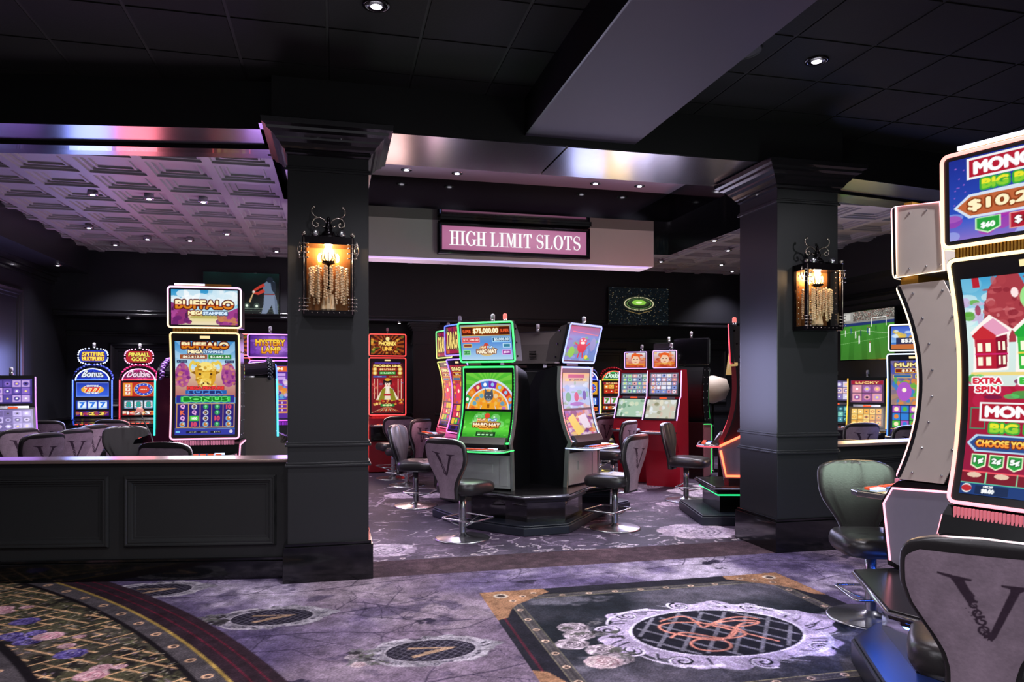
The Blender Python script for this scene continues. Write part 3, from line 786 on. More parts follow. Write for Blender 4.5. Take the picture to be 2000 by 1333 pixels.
def panel_canvas():
    # resample the print so that it is laid out in metres on the tapering back
    h, w_ = 200, 150; out = np.zeros((h, w_, 3))
    for i in range(h):
        z = .992-(.992-.44)*i/(h-1); hw = (smooth_tab(HW, z)-.019) if z < 1. else lerp_tab(HW, z)-.022
        xs = np.linspace(-hw, hw, w_); u = np.clip((xs/.42+.565)*(VPX.shape[1]-1), 0, VPX.shape[1]-1)
        v = min(max(.30+(i/(h-1)-.140)*1.30, 0), 1)*(VPX.shape[0]-1); v0 = int(v); v1 = min(v0+1, VPX.shape[0]-1); fv = v-v0; u0 = u.astype(int); u1 = np.minimum(u0+1, VPX.shape[1]-1); fu = (u-u0)[:, None]
        out[i] = (VPX[v0, u0]*(1-fu)+VPX[v0, u1]*fu)*(1-fv)+(VPX[v1, u0]*(1-fu)+VPX[v1, u1]*fu)*fv
    return out
PPX = panel_canvas()
def seat_mesh():
    V = []; Fc = []; n = 32
    prof = [(.60, .475), (.93, .47), (1.0, .50), (1.01, .535), (.97, .575), (.90, .592), (.6, .602), (.2, .598)]
    for k, (r, z) in enumerate(prof):
        for i in range(n):
            a = 2*math.pi*i/n; ca, sa = math.cos(a), math.sin(a)
            q = (abs(ca)**4+abs(sa)**4)**-.25
            V.append((.25*r*q*ca, -.05+.255*r*q*sa, z-(.012*(sa < -.5) if z > .55 else 0)))
    m = len(prof)
    Fc = [(i*n+k, i*n+(k+1) % n, (i+1)*n+(k+1) % n, (i+1)*n+k) for i in range(m-1) for k in range(n)]+[tuple(range(n))[::-1], tuple(range((m-1)*n, m*n))]
    return V, Fc
def make_chair(leather):
    root = empty('slot_stool')
    V, Fc = backrest(); mesh('backrest', V, Fc, leather, root, True)
    p = grid_mesh('back_panel', PPX, M_FABRIC, v_panel_fn, root); p['label'] = 'mauve fabric rear panel with a dark decorated letter V'
    V, Fc = seat_mesh(); mesh('seat', V, Fc, leather, root, True)
    MB().rev([(.07, .455), (.075, .475), (.06, .478)], 0, 0, 16).build('seat_plate', M_BLACK, root)
    MB().rev([(.045, .03), (.038, .06), (.036, .30), (.036, .46)], 0, 0, 20).build('pole', M_SILVER, root, True)
    MB().rev([(.285, 0), (.285, .008), (.27, .014), (.12, .024), (.05, .045), (.04, .06)], 0, 0, 40).build('base_disc', M_CHROME, root, True)
    b = MB(); pts = []
    for cx, cy, a0 in ((.17, -.24, -90), (.17, .06, 0), (-.17, .06, 90), (-.17, -.24, 180)):
        for k in range(5): a = R(a0+k*22.5); pts.append((cx+.04*math.cos(a), cy+.04*math.sin(a), .20))
    b.tube(pts, .009, closed=True)
    for s in (1, -1): b.tube([(0, 0, .12), (s*.10, .03, .15), (s*.2, .06, .2)], .008)
    b.tube([(0, 0, .12), (0, -.15, .16), (0, -.28, .2)], .008)
    b.build('foot_ring', M_CHROME, root, True)
    return root
STOOL = make_chair(M_LEATHER)
first = [True]
def stool(u, d, phi, label, group, z=0., xy=None):
    o = STOOL if first[0] else copy_tree(STOOL)
    first[0] = False
    place(o, u, d, phi, z)
    if xy: o.location = (*xy, z)
    tag(o, label, 'stool', group); return o
G_L, G_C, G_R, G_F = 'stools behind the left half wall', 'stools around the machines in the middle room', 'stools in the right bay', 'stools at the front right machines'
def gd(v): return F*EYE/(v-HZ)
# phi: direction the sitter faces (0 = towards the camera)
stool(903, gd(1052), 142, 'mauve-backed stool with a V facing the bright green machine', G_C)
stool(1201, gd(1032), -126, 'stool seen side on right of the black machine base, seat pointing left', G_C)
stool(1340, gd(978), 62, 'black stool with its seat towards the red side-lit machine by the right column', G_C)
stool(812, 9.5, 75, 'dark leather stool just behind and left of the green machine stool', G_C)
stool(768, 12.2, -150, 'mauve-backed stool nearest the red portrait machine beside the left column', G_C)
stool(795, 11.4, -118, 'stool seen side on between the red machine stool and the dark leather one', G_C)
stool(1197, 10.85, -122, 'stool with a slim V-marked back behind the side-on stool right of the black base', G_C)
stool(1158, 12.3, -135, 'mauve-backed stool half hidden by the button deck of the right-hand middle machine', G_C)
stool(1172, 13.1, 180, 'dark stool back peeping over the two mauve ones right of the middle machine', G_C)
stool(6, 9.0, -108, 'stool at the far left edge, its top over the half wall', G_L)
stool(50, 8.2, -108, 'second V-marked stool back from the left edge over the half wall', G_L)
stool(112, 8.92, -106, 'third V-marked stool back from the left edge over the half wall', G_L)
stool(150, 9.7, -104, 'stool turned side on with its pale seat showing, left of the grey-leather one', G_L)
stool(103, 11.0, -170, 'dark stool back standing behind the side-on stools at the left', G_L)
stool(244, 9.1, 25, 'grey leather stool facing the camera over the half wall', G_L)
stool(238, 11.2, 178, 'dark rounded stool back in front of the red arched machine', G_L)
stool(354, 7.15, 172, 'wide dark stool back right under the buffalo machine', G_L)
stool(1660, 10.4, 190, 'dark mauve stool back at the left of the right bay, over its half wall', G_R)
stool(1737, 9.75, 205, 'mauve stool back in front of the tall blue-edged machine in the right bay', G_R)
x, y = cw(2.45, 5.0)
stool(0, 1, -4, 'green-lit leather stool facing the camera right of the right column', G_F, xy=(x, y))
x, y = cw(1.85, 2.90)
stool(0, 1, 150, 'large V-marked stool back nearest the camera at the bottom right', G_F, xy=(x, y))

# a low armchair in the right bay
t = empty('armchair'); place(t, 1652, 9.0, 150)
MB().box(-.3, .3, -.28, .28, .25, .45).build('seat', M_LEATHERG, t, bevel=.03)
MB().box(-.32, .32, .22, .32, .3, .92).build('backrest', M_LEATHER, t, bevel=.04)
for s in (1, -1):
    MB().tube([(s*.33, -.26, .02), (s*.33, -.26, .70), (s*.33, -.15, .74), (s*.33, .28, .74)], .02).build('armrest', M_CAP, t, True)
    MB().tube([(s*.33, .28, 0.), (s*.33, .28, .74)], .018).build('leg', M_CAP, t, True)
tag(t, 'armchair with pale wooden arms beside the right column', 'chair')

# ================================================================== wall lanterns
M_GLASS = mat('amber_glass', '#e8b070', .04, trans=1., noise=.02)
for n_ in M_GLASS.node_tree.nodes:
    if n_.type == 'BSDF_PRINCIPLED': n_.inputs['IOR'].default_value = 1.02; n_.inputs['Alpha'].default_value = .10
M_CRYS = mat('crystal', '#ffe6bc', .16, spec=1., noise=.05)
cb = M_CRYS.node_tree.nodes['Principled BSDF']; cb.inputs['Emission Color'].default_value = (*lin('#e0a050'), 1); cb.inputs['Emission Strength'].default_value = .0
cb.inputs['Metallic'].default_value = .35
def sconce():
    root = empty('wall_lantern'); W, D, H = .185, .20, .60      # half width, depth, body height; back at y=0, bottom z=0
    b = MB(); b.box(-W, W, -.012, 0, 0, H); b.build('back_plate', mat('amber_mirror', '#8a5c34', .3, metal=.5), root)
    b = MB(); rng = random.Random(3)
    b.box(-W-.01, W+.01, -D-.01, 0, -.012, .03); b.box(-W-.01, W+.01, -D-.01, 0, H-.05, H+.01)
    for x in (-W, W):
        for y in (-D, -.012): b.box(x-.014, x+.014, y-.014, y+.014, 0, H)
    b.build('lantern_frame', M_IRON, root)
    b = MB()
    for x in (-W, W):
        b.ball((x, -D, H+.03), .02); b.tube([(x, -D-.017, .0), (x, -D-.017, H)], .005)
        for z in (.03, .06, .09, .12, .44, .48, .52, .55): b.tube([(x-.03, -D-.02, z), (x+.03, -D-.02, z)], .0035); b.ball((x-.03, -D-.02, z), .007, 6); b.ball((x+.03, -D-.02, z), .007, 6)
        b.tube([(x*1.18, -D+.02, H-.02), (x*1.28, -D+.02, H-.09), (x*1.18, -D+.02, H-.14), (x*1.1, -D+.02, H-.09)], .005, closed=True)
        for z in [.05+.05*i for i in range(11)]: b.ball((x*1.09, -D*.5, z), .006, 6)
    for k in range(7): b.ball((-W+.06+k*.042, -D-.012, .012), .006, 6)
    b.build('rivet_trim', M_GOLD, root, True)
    # corner-cut panes
    P = [(-W+.02, .04), (W-.02, .04), (W-.02, H-.085), (W-.055, H-.055), (-W+.055, H-.055), (-W+.02, H-.085)]
    b = MB(); V = [(x, -D-.003, z) for x, z in P]+[(x, -D+.001, z) for x, z in P]; n = 6
    b.add(V, [tuple(range(n)), tuple(range(n, 2*n))[::-1]]+[(i, n+i, n+(i+1) % n, (i+1) % n) for i in range(n)]); b.build('glass_pane', M_GLASS, root)
    for x in (-W, W): MB().box(x-.003, x+.003, -D+.016, -.03, .035, H-.055).build('glass_pane', M_GLASS, root)
    # crown and scrolls
    b = MB(); b.box(-.12, .12, -D+.03, -.03, H+.01, H+.03)
    b.rev([(.06, H+.03), (.05, H+.06), (.025, H+.08), (.035, H+.10), (.022, H+.13), (.012, H+.15), (.016, H+.17), (.004, H+.19)], 0, -D/2, 14)
    b.build('crown', M_IRON, root, True)
    for x in (-.10, .10): MB().ball((x, -D+.02, H+.035), .035, 8).build('crystal_knob', M_CHROME, root, True)
    b = MB()
    for s in (1, -1):
        pts = [(s*.008, H+.12)]
        b.tube([(s*x, -D/2, H+z) for x, z in ((.01, .13), (.035, .165), (.07, .18), (.105, .172), (.125, .145), (.12, .115), (.098, .10), (.08, .11), (.078, .128), (.09, .136))], .007)
        b.tube([(s*x, -D/2, H+z) for x, z in ((.085, .18), (.115, .195), (.13, .22), (.128, .25), (.112, .262))], .007); b.ball((s*.112, -D/2, H+.262), .013, 6); b.ball((s*.09, -D/2, H+.134), .011, 6)
        b.tube([(s*.01, -D/2, H+.12), (s*.04, -D/2, H+.105), (s*.06, -D/2, H+.12)], .005)
    b.build('scroll_finial', M_GOLD, root, True)
    # candle arms, bulbs, beads, drops
    b = MB(); b.rev([(.015, .2), (.03, .24), (.012, .28), (.012, .40), (.05, .415), (.055, .43), (.01, .435)], 0, -D/2, 12); b.build('candle_stem', M_IRON, root, True)
    for x, y in ((0, -.12), (.07, -.07), (-.07, -.07)):
        MB().rev([(.006, .43), (.016, .45), (.014, .475), (.004, .50)], x, y, 10).build('bulb', glow('warm_bulb', '#ffc070', 30.), root, True)
    b = MB()
    for k in range(12):
        a = k*2*math.pi/12; b.tube([(.03*math.cos(a), -D/2+.03*math.sin(a), .425), (.06*math.cos(a), -D/2+.06*math.sin(a), .45), (.048*math.cos(a), -D/2+.048*math.sin(a), .50)], .006)
    b.build('glass_cup', M_CRYS, root, True)
    b = MB()
    for k in range(30):
        a = k*2*math.pi/30; r = .075+.045*((k*7) % 3)/2; n = 10+(k*5) % 6
        for j in range(n): b.ball((r*1.25*math.cos(a)+rng.uniform(-.003, .003), -D/2+r*.62*math.sin(a), .42-.05*(r/.12)-j*.0205), rng.uniform(.009, .0125), 5)
    o = b.build('crystal_beads', M_CRYS, root, False); o['kind'] = 'stuff'
    b = MB()
    for x, y, h in ((0, -.12, .15), (.035, -.10, .11), (-.035, -.10, .12), (.02, -.06, .13), (-.02, -.07, .10)):
        b.rev([(.004, .06+h), (.018, .03+h*.6), (.026, .05), (.012, .032), (.003, .03)], x, y, 6)
    b.build('crystal_drops', M_CRYS, root)
    l = bpy.data.lights.new('lantern_light', 'POINT'); l.energy = 28; l.color = (1, .66, .36); l.shadow_soft_size = .03
    lo = bpy.data.objects.new('lantern_light', l); COL.objects.link(lo); lo.parent = root; lo.location = (0, -.10, .53)
    return root
s1 = sconce(); s1.location = (-.054, 6.13, 2.145)
tag(s1, 'glowing crystal wall lantern on the left column', 'wall lantern', 'crystal lanterns on the columns')
s2 = copy_tree(s1); s2.location = (4.42, 6.14, 2.105)
s2['label'] = 'glowing crystal wall lantern on the right column'

# ================================================================== recessed lights
def downlight(x, y, z, label, group, power=14, col=(.95, .9, 1.), r=.042, spot=110, strength=9):
    t = empty('recessed_downlight', (x, y, z))
    MB().rev([(r*1.2, .06), (r*1.5, -.001), (r*1.5, -.008), (r*1.05, -.01), (r, -.002)], 0, 0, 20).build('trim_ring', M_IRON if z > 4 else M_SILVER, t, True)
    MB().rev([(r*.62, -.012), (r*.55, -.014), (.002, -.014)], 0, 0, 16).build('lens', glow('downlight_lens', '#f4eeff', strength), t)
    if power:
        l = bpy.data.lights.new('lamp', 'SPOT'); l.energy = power; l.color = col; l.spot_size = R(spot); l.spot_blend = .9; l.shadow_soft_size = .05
        o = bpy.data.objects.new('lamp', l); COL.objects.link(o); o.parent = t; o.location = (0, 0, -.04)
    tag(t, label, 'ceiling light', group); return t
GT = 'downlights in the patterned tin ceiling'
for (u, v, lb) in ((181, 380, 'left of the nearest three over the left bay'), (291, 388, 'middle of the nearest three over the left bay'), (397, 394, 'right of the nearest three over the left bay'),
                   (174, 445, 'second row over the left bay, far left'), (443, 457, 'second row over the left bay, right one'), (288, 467, 'third row over the left bay, left one'),
                   (371, 470, 'third row over the left bay, right one'), (225, 478, 'far left corner of the patterned ceiling'), (540, 491, 'farthest, close to the left column'),
                   (1395, 470, 'nearest of the group left of the right column'), (1422, 489, 'touching the right column side, second nearest'), (1291, 511, 'right beside the end of the sign bulkhead'),
                   (1409, 517, 'second farthest left of the right column'), (1430, 530, 'farthest left of the right column'), (1684, 396, 'over the right bay')):
    x, y = on_z(u, v, ZT-.002); downlight(x, y, ZT-.002, 'small bright downlight in the patterned ceiling, '+lb, GT, 230)
for (u, v, lb) in ((794, 331, 'first from the left column'), (893, 338, 'second from the left column'), (1163, 358, 'second from the right end'), (1249, 363, 'last at the right end')):
    x, y = on_z(u, v, 3.95); downlight(x, y, 3.95, 'downlight in the mauve strip above the sign, '+lb, 'downlights over the entrance', 120)
for (u, v, z, lb) in ((735, 10, ZC, 'bright downlight in the black tile ceiling at the top left of centre'), (1595, 118, ZC, 'bright downlight in the black tile ceiling right of the mauve beam')):
    x, y = on_z(u, v, z); downlight(x, y, z, lb, 'downlights in the black ceiling', 200, r=.06)
for (u, v, z, lb) in ((250, 621, 2.72, 'small light under the back bulkhead above the arched machines'), (780, 631, 2.72, 'small light under the back bulkhead beside the left column'), (113, 518, 3.42, 'small light under the left bulkhead')):
    x, y = on_z(u, v, z); downlight(x, y, z, lb, 'lights under the bulkheads', 20, r=.04)
# front room goes on behind the viewer; unseen downlights added to light it
for i, (x, y, e) in enumerate(((-1.9, 2.0, 60), (.6, 1.6, 60), (3.4, 2.2, 90), (5.9, 3.3, 60), (-1.7, -.6, 60), (1.0, -1.0, 40), (3.6, -.8, 60), (2.0, 3.2, 0))):
    if e: downlight(x, y, ZC, 'added unseen downlight in the black ceiling behind the viewpoint', 'added unseen downlights in the black ceiling behind the viewpoint', e*4, r=.06, col=(.93, .9, 1.), spot=165)
# ceiling speaker
x, y = on_z(1446, 98, ZC); t = MB().rev([(.155, -.001), (.155, -.01), (.14, -.014), (.138, -.006), (.13, -.008), (.01, -.008)], 0, 0, 36).build('ceiling_speaker', mat('speaker_grille', '#2c2c2e', .7, bump=.3, scale=300), None, True)
t.location = (x, y, ZC); tag(t, 'round black speaker grille in the ceiling right of the mauve beam', 'ceiling speaker')

# ================================================================== sign
def serif_sign():
    W, H = 640, 126; c = Cv(W, H, '#b0688c', ss=3); rng = random.Random(1)
    m = np.exp(-((c.X-.5)/.42)**2-((c.Y-.5)/.6)**2)[..., None]; c.a[:] = rgb('#a8638a')*(1-m)+rgb('#c888aa')*m
    wt = '#ffffff'; x = [.055]; y0, y1 = .20, .80; U = 1/W
    th, tn, sf = .0155, .006, .011      # thick, thin, serif overhang
    sy = .028
    def stem(cx, w_=th, a=y0, b=y1): c.rect(cx-w_/2, a, cx+w_/2, b, wt)
    def serif(cx, y, w_=th): c.rect(cx-w_/2-sf, y, cx+w_/2+sf, y+sy, wt)
    def H_(p, w_=.062):
        for q in (p+.014, p+w_-.014): stem(q); serif(q, y0); serif(q, y1-sy)
        c.rect(p+.014, .485, p+w_-.014, .515, wt); return w_
    def I_(p): stem(p+.016); serif(p+.016, y0); serif(p+.016, y1-sy); return .032
    def L_(p):
        stem(p+.016); serif(p+.016, y0); c.rect(p+.004, y1-sy, p+.055, y1, wt); c.poly([(p+.055, y1), (p+.058, y1-.17), (p+.053, y1-.17), (p+.044, y1-sy)], wt); return .058
    def T_(p):
        w_ = .060; stem(p+w_/2); serif(p+w_/2, y1-sy); c.rect(p+.002, y0, p+w_-.002, y0+sy, wt)
        for s, e in ((1, p+.002), (-1, p+w_-.002)): c.poly([(e, y0), (e-s*.001, y0+.17), (e+s*.004, y0+.17), (e+s*.014, y0+sy)], wt)
        return w_
    def M_(p):
        w_ = .082; c.rect(p+.012, y0, p+.012+tn, y1, wt); serif(p+.015, y1-sy, tn); stem(p+w_-.016); serif(p+w_-.016, y0); serif(p+w_-.016, y1-sy)
        c.rect(p+.001, y0, p+.024, y0+sy, wt); c.poly([(p+.012, y0), (p+.028, y0), (p+.046, y1-.08), (p+.040, y1)], wt); c.poly([(p+w_-.026, y0), (p+w_-.018, y0), (p+.044, y1), (p+.038, y1-.02)], wt); return w_
    def O_(p):
        w_ = .068; c.ell(p+w_/2, .5, w_/2, .315, wt); c.ell(p+w_/2, .5, w_/2-th, .275, '#c080a4'); return w_
    def G_(p):
        w_ = .066; c.ell(p+w_/2, .5, w_/2, .315, wt); c.ell(p+w_/2+.003, .5, w_/2-th+.003, .27, '#bd7ca0'); c.rect(p+w_*.68, .36, p+w_+.004, .54, '#bb7a9f'); stem(p+w_-.010, th, .54, .76); serif(p+w_-.010, .53, th*.6)
        c.poly([(p+w_-.005, y0), (p+w_-.002, .38), (p+w_-.006, .38), (p+w_-.016, .25)], wt); return w_
    def S_(p):
        w_ = .052; cx = p+w_/2; rx = w_/2-.006
        pts = [(cx+rx*math.cos(R(a)), .350-.142*math.sin(R(a))) for a in range(25, 256, 11)]+[(cx+rx*math.cos(R(a)), .645-.148*math.sin(R(a))) for a in range(75, -160, -11)]
        n = len(pts)
        for k in range(n-1):
            wd = .005+.013*math.exp(-((k-n/2)/7.)**2); c.line([pts[k], pts[k+1]], wd, wt)
        c.poly([(p+w_-.006, y0), (p+w_-.004, .37), (p+w_-.008, .37), (p+w_-.014, .26)], wt); c.poly([(p+.006, y1), (p+.004, .63), (p+.008, .63), (p+.014, .74)], wt); return w_
    p = .053
    for k, ch in enumerate('HIGH LIMIT SLOTS'):
        if ch == ' ': p += .024; continue
        p += {'H': H_, 'I': I_, 'G': G_, 'L': L_, 'M': M_, 'T': T_, 'S': S_, 'O': O_}[ch](p)+.0062
    return c.out(), p
SPX, pend = serif_sign()
t = empty('illuminated_sign', ((1.21+3.154)/2, 8.95, 3.37))
hw, hh = .972, .195
b = MB(); b.box(-hw, hw, -.10, 0, -hh, hh); b.build('sign_box', M_CHAR, t, bevel=.01)
V = []; Fc = []
for off, o_ in ((0, -.10), (0, -.115), (.018, -.125), (.03, -.115), (.045, -.115), (.05, -.104)):
    V += [(-hw+off, o_, -hh+off), (hw-off, o_, -hh+off), (hw-off, o_, hh-off), (-hw+off, o_, hh-off)]
for k in range(5):
    for i in range(4): Fc.append((k*4+i, k*4+(i+1) % 4, (k+1)*4+(i+1) % 4, (k+1)*4+i))
mesh('sign_frame', V, Fc, M_CROWN, t)
hw2, hh2 = hw-.05, hh-.05
grid_mesh('sign_face', SPX, M_SIGNFACE, lambda s, q: (-hw2+2*hw2*s, 0*s-.106, hh2-2*hh2*q), t)
tag(t, 'pink illuminated sign reading HIGH LIMIT SLOTS', 'sign')
t = MB().box(1.23, 3.14, 8.74, 8.95, 3.570, 3.598).build('sign_shadow_strip', M_BLACKG, None); tag(t, 'black strip standing in for the shadow right above the pink sign', 'shadow strip')  # thin black box stands in for the shadow above the sign

# ================================================================== televisions
def tv(name, px, w_, h, loc, rz, label, tilt=0.):
    t = empty(name, loc, rz)
    MB().box(-w_/2-.012, w_/2+.012, -.05, 0, -h/2-.014, h/2+.012).build('housing', M_BLACKG, t, bevel=.004)
    grid_mesh('screen', px, M_SCREEN, lambda s, q: (-w_/2+s*w_, 0*s-.0515, h/2-h*q), t)
    MB().box(-.2, .2, 0, .06, -.12, .12).build('wall_bracket', M_BLACK, t)
    t.rotation_euler = (tilt, 0, rz)
    tag(t, label, 'television'); return t
def art_baseball():
    c = Cv(180, 104, '#04100f', ss=2); rng = random.Random(5)
    c.vg('#031a18', '#010504', 0, .6); c.vg('#020807', '#0c1c18', .6, 1.); c.noise(rng, .8, 7)
    for k in range(8): c.disc(.05+k*.13, .80+.01*(k % 2), .018, '#f6fff0'); c.disc(.05+k*.13, .80, .04, '#cfe8d0', .25)
    c.rect(0, .86, 1, .88, '#b8c8b8', .5); c.rect(0, .92, 1, .935, '#8a9a8a', .5)
    for k in range(70): c.disc(rng.random(), rng.uniform(.84, 1), .004, '#d8e0c8', .7)
    # batter seen from behind: one striding figure, no number
    c.poly([(.80, .50), (.94, .50), (.97, .68), (.985, 1.0), (.93, 1.0), (.90, .78), (.86, .90), (.83, 1.0), (.76, 1.0), (.79, .78)], '#74829a')
    c.poly([(.93, .52), (.97, .66), (.985, 1), (.95, 1), (.94, .7)], '#5c6a82')
    c.poly([(.78, .28), (.84, .18), (.90, .16), (.95, .22), (.955, .36), (.94, .52), (.80, .54), (.79, .42)], '#62748e')
    c.poly([(.88, .17), (.95, .22), (.955, .36), (.94, .5), (.90, .4)], '#1b2430')
    c.rect(.80, .50, .94, .53, '#7a2a22')
    c.ell(.875, .16, .045, .07, '#16202c'); c.line([(.80, .28), (.72, .36), (.66, .44)], (.045, .03), '#b8382a'); c.line([(.80, .42), (.72, .50), (.66, .48)], (.05, .03), '#b8382a')
    c.disc(.66, .46, .018, '#d8d0c8'); c.line([(.66, .48), (.63, .60), (.61, .70)], (.012, .028), '#c8a878')
    return c.out()
def art_stadium():
    c = Cv(160, 104, '#060c10', ss=2); rng = random.Random(6)
    for _ in range(500): c.disc(rng.random(), rng.random(), rng.uniform(.002, .006), rng.choice(('#c8b890', '#7a8a98', '#e8d8a0', '#3a5868', '#98703a')), rng.uniform(.3, .9))
    c.ell(.5, .43, .27, .21, '#1a2018'); 
    for k in range(60):
        a = k/60*6.283; c.disc(.5+.24*math.cos(a), .43+.17*math.sin(a), .008, '#e8e0b0')
        c.disc(.5+.20*math.cos(a), .43+.13*math.sin(a), .006, '#6a9a50')
    c.ell(.5, .41, .17, .105, '#2c3a24'); c.ell(.5, .40, .12, .07, '#8ac84a'); c.ell(.5, .40, .05, .03, '#e8ffb8'); c.line([(.28, .62), (.5, .70), (.72, .60)], .006, '#b89858')
    return c.out()
def art_soccer():
    c = Cv(190, 120, '#2f6a24', ss=2); rng = random.Random(7)
    c.vg('#3f8a30', '#2c6a20', .3, 1.)
    for k in range(6): c.poly([(k*.2-.1, .3), (k*.2, .3), (k*.26-.1, 1), (k*.26-.26, 1)], '#4a9438', .35)
    c.rect(0, 0, 1, .26, '#56544f')
    for _ in range(1500): c.disc(rng.random(), rng.uniform(0, .2), .004, rng.choice(('#b8b4ac', '#3a3836', '#8a8680', '#e0dcd0', '#9a5048')))
    c.rect(0, .0, .25, .2, '#9a9894'); c.rect(.04, .03, .2, .17, '#c8c6c0'); c.rect(0, .20, 1, .235, '#8a8a88'); c.rect(0, .235, 1, .29, '#22346a')
    for x0_, y0_ in ((.60, .17),): c.line([(x0_, .34), (x0_, .17), (x0_+.26, .165), (x0_+.26, .34)], .010, '#f0f0ec')
    c.line([(0, .45), (.4, .40), (1, .52)], .005, '#b8d8a8'); c.line([(0, .66), (1, .56)], .004, '#8ac078')
    for x, y, s, k in ((.10, .42, 1, '#f0f0ee'), (.21, .38, .9, '#2a4a8a'), (.30, .46, 1.1, '#f0f0ee'), (.37, .57, 1.2, '#f0f0ee'), (.40, .44, .9, '#1a2a5a'), (.56, .42, 1.1, '#f0f0ee'), (.53, .40, .9, '#2a4a8a'), (.57, .74, 1.4, '#f0f0ee'), (.68, .36, .7, '#1a3a2a')):
        c.rect(x-.009*s, y-.05*s, x+.009*s, y+.02*s, k); c.rect(x-.009*s, y+.02*s, x-.002, y+.085*s, k); c.rect(x+.002, y+.02*s, x+.011*s, y+.08*s, k); c.disc(x, y-.065*s, .008*s, '#8a5a42')
    return c.out()
def on_plane_y(u, v, yy):
    k = (u-1000)/F; d = yy/(CA-SA*k); x, y = cw(k*d, d); return x, EYE+(HZ-v)/F*d
(xa, za), (xb, zb) = on_plane_y(397, 531, 13.5), on_plane_y(545, 614, 13.5)
tv('wall_television', art_baseball(), xb-xa, za-zb, ((xa+xb)/2, 13.54, (za+zb)/2), 0, 'wall television showing a batter in a night stadium, above the left bay')
(xa, za), (xb, zb) = on_plane_y(1189, 561, 13.5), on_plane_y(1305, 636, 13.5)
tv('wall_television', art_stadium(), xb-xa, za-zb, ((xa+xb)/2, 13.54, (za+zb)/2), 0, 'wall television showing a stadium from above at night')
def on_plane_x(u, v, xx):
    k = (u-1000)/F; d = xx/(CA*k+SA); x, y = cw(k*d, d); return y, EYE+(HZ-v)/F*d
(ya, za), (yb, zb) = on_plane_x(1645, 622, 8.5), on_plane_x(1750, 690, 8.5)
tv('wall_television', art_soccer(), abs(ya-yb), .80, (8.52, (ya+yb)/2, (EYE+(HZ-656)/F*12.2)), -math.pi/2, 'wall television showing a football pitch, right of the right column')
